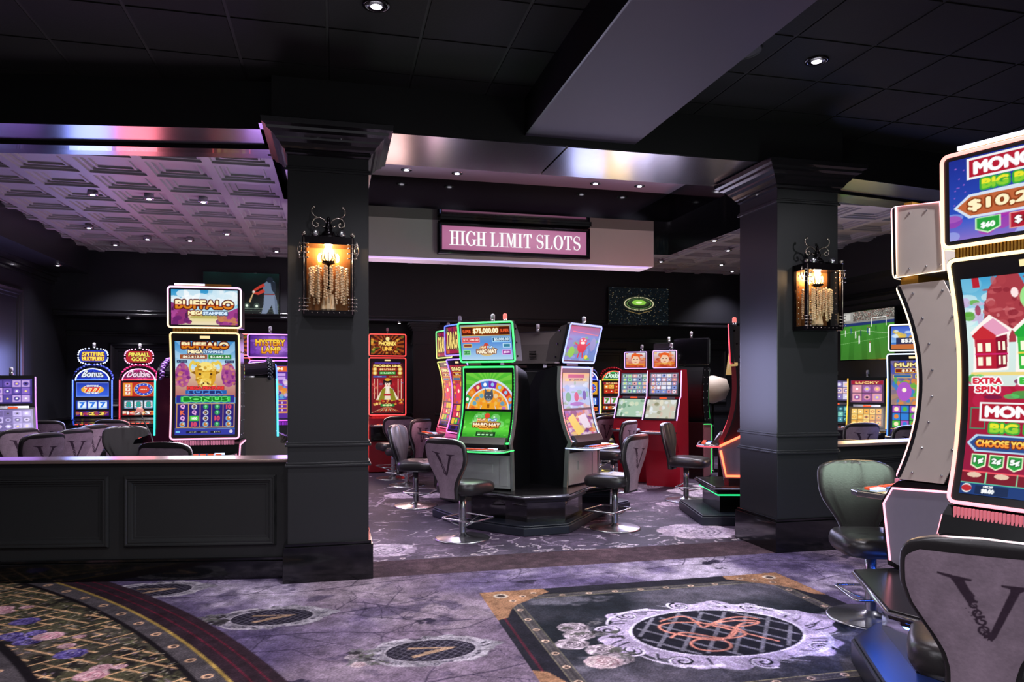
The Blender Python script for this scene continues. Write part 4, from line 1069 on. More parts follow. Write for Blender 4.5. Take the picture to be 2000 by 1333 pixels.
# ================================================================== display art
def art_board_main():
    c = Cv(230, 400, '#c9e4ea', ss=2); rng = random.Random(11)
    c.vg('#3f9fd0', '#c6eef0', 0, .22); c.vg('#d5f0ee', '#d8e6e0', .22, .5); c.vg('#b01838', '#8c1440', .5, 1.)
    c.blobs(rng, 16, 0, .02, 1, .2, .03, .09, ['#e8f4f4', '#7fc4e0', '#b8e0e8'], .6)
    c.poly([(.12, .22), (.18, .06), (.26, 0), (.40, 0), (.45, .08), (.50, .22), (.46, .3), (.12, .3)], '#a83a44')
    c.blobs(rng, 46, .15, .01, .47, .24, .01, .045, ['#c45a60', '#8c2432', '#d98a8c', '#b04048'], .75); c.ell(.36, .08, .025, .022, '#ffe8e8')
    c.rect(.08, 0, .13, .045, '#b82030'); c.blobs(rng, 10, .0, .1, .12, .2, .02, .05, ['#7a4a9a', '#c9b0d8', '#5aa83a', '#a02848'], .8)
    # red house with lit windows
    def house(x, y, s, a, b, roof, roof2, al, k_=.62):
        c0 = c; x0_ = x
        class Q:
            poly = staticmethod(lambda P, cc: c0.poly([(x0_+(px_-x0_)*k_, py_) for px_, py_ in P], cc)); rect = staticmethod(lambda a_, b_, c_, d_, cc: c0.rect(x0_+(a_-x0_)*k_, b_, x0_+(c_-x0_)*k_, d_, cc))
        _house(Q, x, y, s, a, b, roof, roof2, al)
    def _house(c, x, y, s, a, b, roof, roof2, al):
        c.poly([(x-.02*s, y+.075*s), (x+.22*s, y-.005*s), (x+.46*s, y+.065*s), (x+.42*s, y+.10*s), (x+.40*s, y+.25*s), (x, y+.26*s), (x+.02*s, y+.09*s)], '#fff6f0')
        c.poly([(x+.03*s, y+.10*s), (x+.27*s, y+.10*s), (x+.27*s, y+.245*s), (x+.04*s, y+.245*s)], a); c.poly([(x+.27*s, y+.10*s), (x+.40*s, y+.088*s), (x+.385*s, y+.235*s), (x+.27*s, y+.245*s)], b)
        c.poly([(x, y+.09*s), (x+.13*s, y+.045*s), (x+.28*s, y+.09*s), (x+.27*s, y+.108*s), (x+.03*s, y+.108*s)], roof); c.poly([(x+.13*s, y+.045*s), (x+.26*s, y+.012*s), (x+.43*s, y+.075*s), (x+.28*s, y+.092*s)], roof2)
        for i, q in enumerate((.06, .155)):
            for r_ in (.125, .19): c.rect(x+q*s, y+r_*s, x+(q+.055)*s, y+(r_+.04)*s, '#fffbe0')
        for q in (.295, .345):
            for r_ in (.12, .185): c.rect(x+q*s, y+r_*s, x+(q+.025)*s, y+(r_+.04)*s, '#fffbe0')
        c.rect(x+.03*s, y+.172*s, x+.40*s, y+.18*s, al)
    c.blobs(rng, 20, .45, .02, .95, .3, .05, .14, ['#5ad05a', '#2fae3c', '#a8f09a', '#48c048'], .85)
    house(.035, .175, 1., '#b81c34', '#8c0e2c', '#c82a34', '#e8a0c0', '#d0206a'); house(.33, .165, 1.05, '#35b83c', '#1c8c2c', '#22a83a', '#e8a040', '#f0d048')
    c.rect(.02, .435, .42, .45, '#f0d880'); c.blobs(rng, 24, 0, .46, 1, .58, .02, .07, ['#8a2a9a', '#c0204a', '#5ad06a', '#e0c0e8', '#701848', '#3ac04a'], .75)
    for t, y in (('EXTRA', .475), ('SPIN', .515)):
        c.text(t, .135, y, .026, '#d8203a', out='#ffffff', wd=.20 if t == 'EXTRA' else .16, bold=2, ow=5)
    c.text('EXTRA', .46, .475, .026, '#40c040', out='#ffffff', wd=.20, bold=3, ow=6)
    c.rect(.0, .60, .14, .70, '#a01830'); c.frame(.02, .60, .13, .70, '#4a8a6a', .008)
    c.rect(.085, .575, .915, .662, '#f6f6f6'); c.rect(.10, .583, .90, .653, '#b01830'); c.text('MONOPOLY', .5, .618, .046, '#ffffff', wd=.74, bold=4)
    c.text('BIG BOARD', .5, .693, .036, '#f0e830', out='#3aa83a', wd=.66, bold=3, ow=6, c2='#9ad838')
    c.poly([(.01, .765), (.07, .725), (.93, .725), (.99, .765), (.93, .805), (.07, .805)], '#b8d8f0'); c.poly([(.03, .765), (.085, .733), (.915, .733), (.97, .765), (.915, .797), (.085, .797)], '#2a4a8c')
    c.text('CHOOSE YOUR DENOMINATION', .5, .765, .028, '#ffd860', out='#7a2a10', wd=.84, bold=2, ow=4, c2='#ff9a38')
    for k, t in enumerate(('1¢', '2¢', '5¢', '10¢', '25¢', '50¢', '$1')):
        x = .055+k*.125; c.poly([(x, .815), (x+.105, .815), (x+.105, .868), (x+.052, .884), (x, .868)], '#f0f8d0'); c.poly([(x+.008, .82), (x+.097, .82), (x+.097, .863), (x+.052, .878), (x+.008, .863)], '#2aa040'); c.text(t, x+.052, .845, .026, '#ffffff', out='#1c6a2c', wd=.06, bold=2, ow=3)
    c.rect(0, .893, 1, .90, '#f05060'); c.rect(0, .90, 1, .945, '#7a1428')
    for x in (.17, .38, .6, .8): c.rect(x, .895, x+.01, .945, '#88e0a8')
    for x in (.09, .28, .49, .7): c.ell(x, .91, .05, .012, '#e8c8b0')
    c.rect(0, .945, 1, 1, '#183a78'); c.rect(.0, .945, 1, .95, '#58b8a0'); c.rect(.11, .956, .34, .995, '#122850'); c.rect(.45, .956, .75, .995, '#122850')
    c.disc(.05, .972, .036, '#e8f0f0'); c.ell(.05, .972, .036, .014, '#c02830'); c.text('CREDIT', .20, .960, .008, '#ffffff', bold=1); c.text('$0.00', .20, .98, .018, '#ffffff', bold=2)
    return c.out()
def art_board_top():
    c = Cv(230, 150, '#1a2a9a', ss=2); rng = random.Random(12)
    c.vg('#1a2c90', '#2a50c0', 0, .75); c.vg('#3a5ac8', '#8a70c8', .75, 1.); c.blobs(rng, 14, 0, .7, .5, 1, .03, .09, ['#c030a0', '#7a38c0', '#4060d0', '#a8b8f0'], .6)
    for _ in range(14): c.disc(rng.uniform(.02, .12), rng.uniform(.05, .6), .006, '#a060c8', .8)
    c.rect(.12, .02, .88, .28, '#f4f4f4'); c.rect(.135, .045, .865, .255, '#b41830'); c.text('MONOPOLY', .5, .15, .14, '#ffffff', wd=.66, bold=4)
    c.text('BIG BOARD', .5, .36, .10, '#f0e830', out='#3aa83a', wd=.56, bold=3, ow=6, c2='#8ad030')
    c.poly([(.03, .60), (.13, .46), (.40, .44), (.87, .46), (.97, .60), (.87, .75), (.13, .75)], '#d8e4f4'); c.poly([(.055, .60), (.14, .49), (.86, .48), (.945, .60), (.86, .72), (.14, .72)], '#c06438')
    c.text('$10,250.50', .50, .60, .13, '#fff4c8', out='#8a3a10', wd=.74, bold=3, ow=5)
    c.poly([(.17, .76), (.33, .76), (.33, .90), (.25, .96), (.17, .90)], '#c8f0c0'); c.poly([(.18, .77), (.32, .77), (.32, .89), (.25, .94), (.18, .89)], '#28a03c'); c.text('$60', .25, .86, .07, '#ffffff', bold=2)
    c.rect(.38, .76, .78, .95, '#e8a0a0'); c.rect(.39, .775, .77, .94, '#b41830'); c.text('$1,627.10', .58, .857, .085, '#ffffff', out='#701018', wd=.33, bold=2, ow=3)
    return c.out()
def gold_title(c, t, cx, cy, h, wd, cA='#fff2c0', cB='#d88018'):
    c.text(t, cx, cy, h, cA, out='#5a1008', wd=wd, bold=3, ow=6, c2=cB)
    m = c.tmask(t, cx, cy, h, wd); m = dil(m, 3); st = (np.abs(c.Y-cy-h*.08) < h*.06); c.put(m & st, '#b83018')
def art_bison_top():
    c = Cv(170, 96, '#58b0d8', ss=2); rng = random.Random(13)
    c.vg('#2a90c8', '#b8e0f0', 0, .6); c.vg('#d8b078', '#f0e4c0', .6, 1.)
    c.blobs(rng, 26, 0, .05, 1, .4, .05, .14, ['#f0f6fa', '#d0e8f4', '#ffffff'], .7); c.poly([(0, .66), (0, .36), (.12, .42), (.25, .64), (.26, .9), (.1, 1), (0, 1)], '#8a3478'); c.poly([(1, .5), (.9, .58), (.72, .75), (.72, 1), (1, 1)], '#a03a88')
    c.ell(.5, .78, .22, .06, '#b0a850', .8); c.ell(.5, .85, .3, .04, '#e8dca0', .8)
    c.blobs(rng, 26, .02, .5, .28, .95, .02, .06, ['#6a2068', '#b04a98', '#481848', '#903070'], .85); c.blobs(rng, 18, .72, .72, 1, 1, .02, .06, ['#7a2870', '#b85890', '#581a50', '#c88050'], .8)
    gold_title(c, 'BUFFALO', .5, .42, .22, .86)
    c.text('MEGA', .37, .66, .10, '#fff4c0', out='#7a2808', wd=.22, bold=2, ow=4); c.text('STAMPEDE', .66, .665, .08, '#d8ecff', out='#184878', wd=.36, bold=2, ow=4)
    return c.out()
def sym_cell(c, k, cx, cy, r, rng):
    if k == 'o': c.disc(cx, cy, r, '#2a8a50'); c.text('9', cx, cy, r*1.1*c.asp, '#90f0b0', bold=1)
    elif k == 'w': c.disc(cx, cy, r, '#d8d8e0'); c.disc(cx, cy, r*.6, '#3a3040'); c.disc(cx-r*.2, cy, r*.25, '#e0a050')
    elif k == 'b': c.disc(cx, cy, r*1.1, '#7ab0d8'); c.disc(cx, cy, r*.7, '#c87828'); c.disc(cx+r*.3, cy-r*.2*c.asp, r*.3, '#fff0d0')
    elif k == 'G': c.rect(cx-r*1.6, cy-r*c.asp, cx+r*1.6, cy+r*c.asp, '#48c838'); c.text('1000', cx, cy, r*c.asp, '#f4fff0', wd=r*2.2, bold=1)
    else: c.text(k, cx, cy, r*1.6*c.asp, {'Q': '#f0b0e8', 'K': '#f07048', 'J': '#80c0ff', '10': '#e04a6a', 'A': '#f0e060'}.get(k, '#ffffff'), out='#401870', bold=2, ow=3)
def art_bison_main():
    c = Cv(150, 245, '#4888c0', ss=2); rng = random.Random(14)
    c.vg('#3a88c8', '#c8e4f0', 0, .3); c.rays(.5, .3, 16, '#d8ecf8', .35); c.vg('#e8d0a8', '#b06868', .3, .60)
    gold_title(c, 'BUFFALO', .5, .045, .06, .76)
    c.text('MEGA', .34, .112, .032, '#fff4c0', out='#382048', wd=.24, bold=2, ow=4); c.text('STAMPEDE', .63, .114, .026, '#d8ecff', out='#184878', wd=.32, bold=1, ow=3)
    c.rect(.08, .142, .53, .19, '#a05028'); c.text('$62,613.88', .31, .167, .026, '#fff8e0', out='#601c08', wd=.36, bold=1, ow=2)
    c.rect(.55, .142, .93, .19, '#2a8a30'); c.text('$2,642.35', .74, .167, .026, '#f0ffe8', out='#0c4010', wd=.32, bold=1, ow=2)
    c.rect(.03, .205, .20, .23, '#182850'); c.text('$250.00', .115, .218, .014, '#c8e0ff', wd=.14, bold=0); c.rect(.82, .205, .98, .23, '#182850'); c.text('$50.00', .9, .218, .014, '#c8e0ff', wd=.12, bold=0)
    for x, sgn in ((.12, 1), (.88, -1)):
        c.ell(x, .36, .12, .13, '#a8508c'); c.blobs(rng, 30, x-.1, .25, x+.1, .48, .015, .04, ['#8a2a90', '#c86898', '#c87860', '#701c78', '#d89078'], .8)
    # golden bison head
    g1, g2, g3 = '#d8a028', '#f8e080', '#8c5a10'
    for sgn in (-1, 1):
        pts = [(.5+sgn*(.12+.14*math.sin(q*2.6)), .28-.075*math.cos(q*2.6)*1+(.03 if q < .2 else 0)) for q in [i/12 for i in range(13)]]
        c.line(pts[::-1], (.02, .055), '#e8c850')
        c.poly([(.5+sgn*.12, .31), (.5+sgn*.24, .33), (.5+sgn*.16, .36)], g3)
    c.ell(.5, .31, .17, .09, g1); c.poly([(.32, .28), (.68, .28), (.66, .42), (.60, .49), (.40, .49), (.34, .42)], g1)
    c.ell(.5, .27, .12, .05, g2); c.ell(.5, .44, .09, .045, g2); c.blobs(rng, 60, .34, .24, .66, .48, .01, .028, [g2, g3, '#f0c040', '#b88018', '#fff4b0'], .7)
    for sgn in (-1, 1): c.ell(.5+sgn*.09, .35, .022, .009, '#301804'); c.ell(.5+sgn*.035, .45, .016, .010, '#502c08')
    c.poly([(.42, .33), (.58, .33), (.55, .43), (.45, .43)], '#f0c850', .8)
    c.text('MEGA FEATURE', .5, .50, .03, '#e83838', out='#501010', wd=.6, bold=2, ow=2); c.rect(.17, .525, .85, .568, '#2060b0'); c.text('SUPER', .5, .547, .030, '#1a2a70', out='#50a0f0', wd=.56, bold=2, ow=3)
    c.rect(.02, .58, .98, .655, '#2a2a90'); c.rect(.09, .59, .91, .648, '#38d048'); c.text('BONUS', .5, .62, .042, '#0c8020', out='#80f888', wd=.72, bold=3, ow=3)
    c.rect(0, .665, 1, .93, '#2a1c78'); names = [['Q', 'w', 'o', 'o', '10'], ['K', 'Q', 'w', 'o', 'w'], ['Q', 'G', 'w', '10', 'b'], ['b', '10', 'b', 'o', 'b']]
    for i in range(6): c.rect(.03+i*.19-.005, .67, .03+i*.19+.006, .92, '#e8b050')
    c.rect(.02, .665, .98, .672, '#e8b050'); c.rect(.02, .915, .98, .922, '#e8b050')
    for r_ in range(4):
        for k in range(5): sym_cell(c, names[r_][k], .125+k*.19, .70+r_*.062, .045, rng)
    c.rect(0, .935, 1, 1, '#3038a0'); 
    for x in (.22, .40, .62): c.rect(x-.09+.06, .958, x+.09+.05, .982, '#181830')
    for x, t in ((.30, '$19.45'), (.49, '$800.80'), (.70, '$1.76')): c.text(t, x, .97, .012, '#f8ffe8', wd=.11, bold=0)
    c.disc(.93, .965, .03, '#d8d0e0'); c.rect(.02, .955, .09, .975, '#70c0e8')
    return c.out()
def art_dig_top():
    c = Cv(150, 96, '#6a90d0', ss=2); rng = random.Random(15)
    c.vg('#98a8a0', '#5a90d8', 0, .5); c.vg('#5a90d8', '#b8d8f0', .5, 1)
    c.plate(.03, .05, .97, .32, '#7a3010', '#f0c050', .01); c.rect(.03, .07, .24, .30, '#501808'); c.rect(.77, .07, .97, .30, '#501808')
    c.text('SUPER', .135, .185, .08, '#f06030', wd=.16, bold=1); c.text('SUPER', .87, .185, .08, '#f06030', wd=.16, bold=1); c.text('$75,000.00', .505, .185, .15, '#fff8d0', out='#a86008', wd=.48, bold=2, ow=3)
    c.plate(.03, .36, .38, .50, '#c01828', '#ff8080'); c.text('$37,500.00', .205, .43, .07, '#ffe0d0', wd=.30, bold=1); c.plate(.62, .36, .97, .50, '#184878', '#a8e0ff'); c.text('$5,000.00', .80, .43, .075, '#e8f8ff', wd=.28, bold=1)
    c.plate(.05, .54, .22, .64, '#8a4030'); c.plate(.82, .54, .97, .66, '#3a80a0', '#d0f0ff'); c.plate(.04, .72, .18, .86, '#188030', '#a0f0a0'); c.text('$1,000', .11, .79, .05, '#e8ffe8', wd=.11, bold=0); c.plate(.80, .72, .97, .86, '#882090', '#f0a0f0'); c.text('$500', .885, .79, .06, '#ffe8ff', wd=.11, bold=1)
    c.ell(.5, .74, .17, .15, '#f0b850', .7); c.disc(.5, .60, .05, '#d04838'); c.text('HARD HAT', .5, .76, .11, '#fff4d8', out='#7a3008', wd=.38, bold=2, ow=4); c.text('Huff', .44, .64, .06, '#fff0c0', out='#b84018', wd=.10, bold=1, ow=2); c.text('Puff', .57, .64, .06, '#c8e8ff', out='#2858a8', wd=.10, bold=1, ow=2)
    return c.out()
def art_dig_wheel():
    c = Cv(150, 104, '#3aa028', ss=2); rng = random.Random(16)
    c.vg('#58c038', '#208a18', 0, 1); c.rays(.5, .3, 18, '#a8e858', .35); cx, cy = .5, 1.05
    c.disc(cx, cy, .62, '#c8d8f0'); cols = ['#3888c8', '#e87828', '#c83028', '#e8a030', '#7a28b0', '#4878d0', '#b83048', '#e88020', '#38a048', '#e87828']
    for k in range(10):
        a0, a1 = math.pi*(k/10), math.pi*((k+1)/10)
        P = [(cx+r*math.cos(a), cy-r*math.sin(a)*c.asp) for r, a in [(.58, a0+(a1-a0)*q/6) for q in range(7)]+[(.46, a1-(a1-a0)*q/6) for q in range(7)]]
        c.poly(P, cols[k]); am = (a0+a1)/2; c.disc(cx+.52*math.cos(am), cy-.52*math.sin(am)*c.asp, .035, rng.choice(('#f8e0a0', '#ffffff', '#f0a040', '#90c8f0')))
        P = [(cx+r*math.cos(a), cy-r*math.sin(a)*c.asp) for r, a in [(.43, a0+(a1-a0)*q/6) for q in range(7)]+[(.18, a1-(a1-a0)*q/6) for q in range(7)]]
        c.poly(P, '#f09028' if k % 2 else '#f0b850'); c.disc(cx+.34*math.cos(am), cy-.34*math.sin(am)*c.asp, .045, rng.choice(('#e8d8b8', '#d86028', '#48a0d8', '#b060d0')), .8)
    for r in (.60, .445): 
        for k in range(60): a = math.pi*k/59; c.disc(cx+r*math.cos(a), cy-r*math.sin(a)*c.asp, .008, '#f8f8f0')
    # grey animal head with ears and snout
    c.poly([(.40, .62), (.42, .40), (.47, .50), (.53, .50), (.58, .40), (.60, .62), (.55, .74), (.5, .78), (.45, .74)], '#5a606e'); c.ell(.5, .62, .10, .13, '#4a505e'); c.ell(.5, .72, .05, .05, '#8a909c'); c.ell(.5, .69, .018, .014, '#15151c')
    for s_ in (-1, 1): c.ell(.5+s_*.04, .60, .015, .014, '#f0f4ff'); c.line([(.5+s_*.1, .7), (.5+s_*.22, .76), (.5+s_*.20, .98)], .05, '#f0a020'); c.disc(.5+s_*.22, .74, .03, '#c8a078')
    c.poly([(.38, .8), (.62, .8), (.66, 1), (.34, 1)], '#f0a020'); c.text('!!', .5, .9, .10, '#8a4808', bold=2)
    return c.out()
def art_dig_low():
    c = Cv(150, 104, '#2a9a20', ss=2); rng = random.Random(17)
    c.vg('#2c9018', '#60d840', 0, .6); c.vg('#60d840', '#1c8018', .6, 1); c.blobs(rng, 60, 0, 0, 1, .95, .01, .06, ['#88f060', '#1c8818', '#48b830', '#b8f890'], .35)
    for x, y, r in ((.3, .2, .09), (.68, .22, .10), (.24, .38, .08), (.8, .4, .07), (.42, .12, .06)): c.disc(x, y, r, '#a0e8a8', .5); c.disc(x-r*.3, y-r*.4, r*.2, '#f0fff0', .8)
    c.ell(.5, .42, .26, .18, '#f0b048', .9); c.disc(.5, .14, .06, '#e04830'); c.text('Huff', .38, .27, .07, '#fff0c0', out='#b84018', wd=.17, bold=1, ow=3); c.text('Puff', .62, .27, .07, '#c8e8ff', out='#2858a8', wd=.17, bold=1, ow=3)
    c.text('HARD HAT', .5, .45, .13, '#fff4d8', out='#7a3008', wd=.56, bold=3, ow=5, c2='#f0b050'); c.ell(.5, .58, .15, .03, '#f8a820')
    c.rect(.30, .68, .72, .84, '#0c4018'); c.text('SELECT 1 DENOMINATION', .5, .72, .03, '#f8e8a0', wd=.34, bold=0)
    for k in range(4): c.rect(.34+k*.09, .76, .40+k*.09, .81, '#b8f8b8')
    c.rect(0, .93, 1, 1, '#105818'); c.rect(.12, .94, .20, .98, '#58a0f0'); c.rect(.3, .94, .5, .98, '#a8e0b0'); c.rect(.82, .94, .96, .99, '#3868d0')
    return c.out()
def art_fire_top():
    c = Cv(110, 62, '#401008', ss=2); rng = random.Random(18)
    c.rays(.5, .5, 22, '#c86018', .7); c.blobs(rng, 60, 0, 0, 1, 1, .02, .07, ['#e89028', '#8c2008', '#f8c848', '#581004', '#3a7018'], .6)
    c.disc(.5, .5, .2, '#381008', .8); c.text('PHOENIX', .5, .42, .20, '#ffe070', out='#6a1404', wd=.52, bold=2, ow=3); c.text('LINK', .5, .68, .20, '#ffc850', out='#6a1404', wd=.30, bold=2, ow=3); c.disc(.5, .18, .06, '#f8e098')
    return c.out()
def art_fire_main():
    c = Cv(110, 190, '#901018', ss=2); rng = random.Random(19)
    c.vg('#300818', '#a01820', 0, .4); c.vg('#a01820', '#601018', .4, 1)
    c.rect(.1, 0, .9, .03, '#583898'); c.text('PHOENIX LINK', .5, .07, .04, '#f8e080', out='#601008', wd=.86, bold=2, ow=3)
    c.rect(.22, .11, .78, .165, '#b04018'); c.text('$81,730.09', .5, .138, .032, '#fff0b0', wd=.48, bold=1); c.rect(.25, .185, .75, .24, '#209030'); c.text('$10,369.70', .5, .212, .030, '#e8ffd0', wd=.44, bold=1)
    c.rect(.06, .265, .46, .30, '#3858a8'); c.rect(.54, .265, .94, .30, '#a06020'); c.text('$1,000', .26, .283, .02, '#ffffff', bold=0); c.text('$1,008.71', .74, .283, .02, '#ffffff', bold=0)
    for s_ in (-1, 1):
        for y in (.135, .21): c.disc(.5+s_*.39, y, .08, '#c87820'); c.disc(.5+s_*.39, y, .05, '#f0e090')
    for x in (.08, .18, .82, .92): c.rect(x, .32, x+.025, .72, '#e8b8a0')
    c.blobs(rng, 30, 0, .32, 1, .72, .02, .06, ['#c83040', '#7888c8', '#e89868', '#b82838'], .45)
    # robed woman with dark hair, plain figure
    c.poly([(.5, .42), (.30, .56), (.14, .74), (.86, .74), (.70, .56)], '#e8d8c0'); c.poly([(.33, .53), (.44, .50), (.40, .76), (.22, .76)], '#8a8420'); c.poly([(.67, .53), (.56, .50), (.60, .76), (.78, .76)], '#8a8420')
    c.poly([(.44, .48), (.56, .48), (.5, .64)], '#f4e4d8'); c.ell(.5, .42, .085, .062, '#f4d8c8'); c.ell(.5, .365, .13, .045, '#201018'); c.ell(.5, .34, .09, .03, '#d8a030'); c.rect(.37, .37, .42, .44, '#201018'); c.rect(.58, .37, .63, .44, '#201018')
    c.ell(.465, .42, .014, .006, '#201018'); c.ell(.535, .42, .014, .006, '#201018'); c.ell(.5, .452, .018, .006, '#c02030'); c.rect(.38, .62, .62, .66, '#b82030')
    c.rays(.5, 1.0, 20, '#f0a828', .0); c.blobs(rng, 40, 0, .74, 1, .84, .02, .05, ['#e8a838', '#c83020', '#f8d880', '#901418'], .8); c.rect(.28, .82, .72, .87, '#208038'); c.text('888', .5, .845, .025, '#f0ffb0', wd=.3, bold=1)
    for k in range(10): c.poly([(.5, .86), (k*.11-.05, 1), (k*.11+.01, 1)], '#e87838' if k % 2 else '#f0d8a0', .8)
    c.rect(.06, .965, .94, 1, '#701018'); return c.out()
def art_lamp_top():
    c = Cv(110, 60, '#5a1a9a', ss=2); rng = random.Random(20)
    m = np.exp(-((c.X-.55)/.4)**2-((c.Y-.5)/.5)**2)[..., None]; c.a[:] = rgb('#401078')*(1-m)+rgb('#d8a8f8')*m
    c.blobs(rng, 24, 0, 0, 1, 1, .03, .09, ['#7028b8', '#9848e0', '#c888f8'], .35)
    c.text('MYSTERY', .5, .34, .30, '#f8d040', out='#783008', wd=.72, bold=2, ow=3, c2='#e89818'); c.text('LAMP', .52, .70, .30, '#f8d850', out='#783008', wd=.46, bold=2, ow=3, c2='#e89818')
    return c.out()
def art_lamp_main():
    c = Cv(90, 150, '#5a2898', ss=2); rng = random.Random(21)
    c.vg('#3a1880', '#a058d8', 0, .5); c.rect(.1, .02, .96, .12, '#e86828'); c.text('$8,205.94', .5, .07, .05, '#fff8d8', wd=.7, bold=2)
    for k, y in enumerate((.15, .22)): c.rect(.2, y, .92, y+.055, '#c8a0e8'); c.text(('$100.00', '$20.00')[k], .6, y+.028, .03, '#2a0858', bold=1)
    c.blobs(rng, 50, .2, .3, .95, .65, .03, .1, ['#58b8e8', '#e88828', '#f8c050', '#3880c8', '#e8d8f8'], .7); c.rect(.05, .66, 1, .9, '#f0a038')
    for i in range(3):
        for j in range(3): c.rect(.1+i*.3, .68+j*.07, .36+i*.3, .735+j*.07, '#6a2898'); c.text('908'[(i+j) % 3], .23+i*.3, .708+j*.07, .035, '#d8c8f8', bold=1)
    return c.out()
def art_critter_top():
    c = Cv(100, 120, '#6888c8', ss=2); rng = random.Random(22)
    c.vg('#a03060', '#6888d0', 0, .3); c.blobs(rng, 30, 0, .3, 1, 1, .04, .12, ['#68b858', '#5878c8', '#98a8e8', '#8848a0'], .6); c.line([(.1, .15), (.95, .22)], .03, '#e86878')
    c.ell(.5, .6, .15, .16, '#d8283c'); c.ell(.5, .42, .13, .10, '#e8384c'); c.ell(.5, .47, .08, .04, '#fff0e8'); c.disc(.45, .39, .03, '#ffffff'); c.disc(.56, .39, .03, '#ffffff'); c.disc(.45, .39, .012, '#101018'); c.disc(.56, .39, .012, '#101018')
    c.line([(.4, .58), (.25, .48)], .04, '#d8283c'); c.line([(.6, .58), (.75, .46)], .04, '#d8283c'); c.line([(.45, .74), (.42, .9)], .04, '#d8283c'); c.line([(.55, .74), (.58, .9)], .04, '#d8283c')
    c.ell(.18, .75, .1, .16, '#78c848'); c.ell(.85, .5, .1, .2, '#9090c8'); c.ell(.7, .88, .06, .06, '#f8d838'); return c.out()
def art_critter_mid():
    c = Cv(100, 110, '#a8b8d8', ss=2); rng = random.Random(23)
    c.vg('#e8a850', '#a8c0e0', 0, .4); c.rect(.2, .04, .8, .13, '#b82838'); c.rect(.1, .15, .9, .22, '#e8c048'); c.text('$1,200.00', .5, .185, .05, '#602008', wd=.5, bold=1); c.blobs(rng, 40, 0, .25, 1, 1, .03, .1, ['#c8d8f0', '#78a8d8', '#d89878', '#e8e8f8', '#68a860'], .55)
    c.ell(.5, .66, .08, .14, '#c82838'); c.ell(.8, .62, .07, .14, '#583890'); c.ell(.2, .66, .10, .14, '#38a058'); c.ell(.5, .87, .25, .06, '#9858a8'); return c.out()
def art_critter_low():
    c = Cv(100, 110, '#a878a8', ss=2); rng = random.Random(24)
    c.blobs(rng, 70, 0, 0, 1, 1, .04, .13, ['#d8b8c8', '#c84878', '#f0d888', '#6848a0', '#e87838', '#f8e8f0', '#702858'], .7)
    c.poly([(.08, .25), (.3, .1), (.55, .75), (.28, .9)], '#f0d070'); c.poly([(.45, .2), (.75, .12), (.85, .55), (.6, .65)], '#e8d8e8'); c.rect(0, .9, 1, 1, '#301840'); c.rect(.15, .92, .6, .97, '#f8e8c0'); return c.out()
def art_grid(seed, bg, cols, rows=3, ncol=5, title=None, tc='#ffe890', hd='#a02038'):
    c = Cv(72, 60, bg, ss=2); rng = random.Random(seed); c.noise(rng, .5, 5)
    y0 = .2 if title else .05
    if title: c.rect(.03, .02, .97, .18, hd); c.text(title, .5, .10, .09, tc, wd=.7, bold=1)
    for i in range(ncol):
        for j in range(rows):
            x = .05+i*.9/ncol; y = y0+j*(.95-y0)/rows; c.rect(x+.01, y+.015, x+.9/ncol-.01, y+(.95-y0)/rows-.015, rng.choice(cols))
            c.disc(x+.45/ncol, y+.5*(.95-y0)/rows, .25/ncol+.01, rng.choice(cols)); c.disc(x+.45/ncol, y+.5*(.95-y0)/rows, .12/ncol, rng.choice(('#ffffff', '#ffe080', '#201030')))
    return c.out()
def art_reels(bg, bar, sym, seed=1, num='7'):
    c = Cv(80, 30, bg, ss=2)
    for k in range(3):
        x = .06+k*.31; c.rect(x, .06, x+.26, .94, '#e8f4ff'); c.rect(x, .06, x+.26, .2, '#9ab8d8'); c.rect(x, .8, x+.26, .94, '#9ab8d8')
        c.text(num[k % len(num)], x+.13, .5, .55, sym, out=bar, bold=3, ow=2)
    return c.out()
def art_slab(cols, t, tc, seed=3, w_=90, h=44, out='#000000'):
    c = Cv(w_, h, cols[0], ss=2); rng = random.Random(seed); c.blobs(rng, 26, 0, 0, 1, 1, .03, .1, cols[1:], .6)
    ls = t.split('|')
    for i, q in enumerate(ls): c.text(q, .5, (i+.5)/len(ls)*.8+.1, .62/len(ls), tc, out=out, wd=min(.8, .12*len(q)+.1), bold=2, ow=3)
    return c.out()
def art_777():
    c = Cv(90, 50, '#2448c8', ss=2); c.vg('#1c38b0', '#3868e8'); c.frame(.02, .03, .98, .97, '#c8d8ff', .01); c.ell(.5, .5, .34, .3, '#f0b030'); c.text('777', .5, .5, .3, '#e84018', out='#fff0c8', wd=.44, bold=3, ow=4); c.text('SPITFIRE', .5, .26, .12, '#ffffff', out='#1028a0', wd=.36, bold=1, ow=2); c.text('MULTIPLIERS', .5, .74, .10, '#ffffff', out='#1028a0', wd=.36, bold=1, ow=2); return c.out()
def art_wheel7(bg='#c02818', rim='#2848c8'):
    c = Cv(90, 50, bg, ss=2); c.rect(.03, .06, .30, .94, '#e8a030'); c.rect(.07, .12, .26, .88, '#d83020')
    for k in range(3): c.rect(.09, .16+k*.25, .24, .36+k*.25, '#f8f0e0'); c.text('7', .165, .26+k*.25, .12, '#c81818', bold=1)
    c.ell(.66, .5, .31, .46, '#f8d060'); c.ell(.66, .5, .29, .43, rim); c.ell(.66, .5, .18, .26, '#d8402a')
    for k in range(12): a = k/12*6.283; c.disc(.66+.235*math.cos(a), .5+.345*math.sin(a), .022, '#f0f0f8')
    for k in range(4): c.disc(.58+k*.053, .5, .02, '#f8e8c0')
    return c.out()
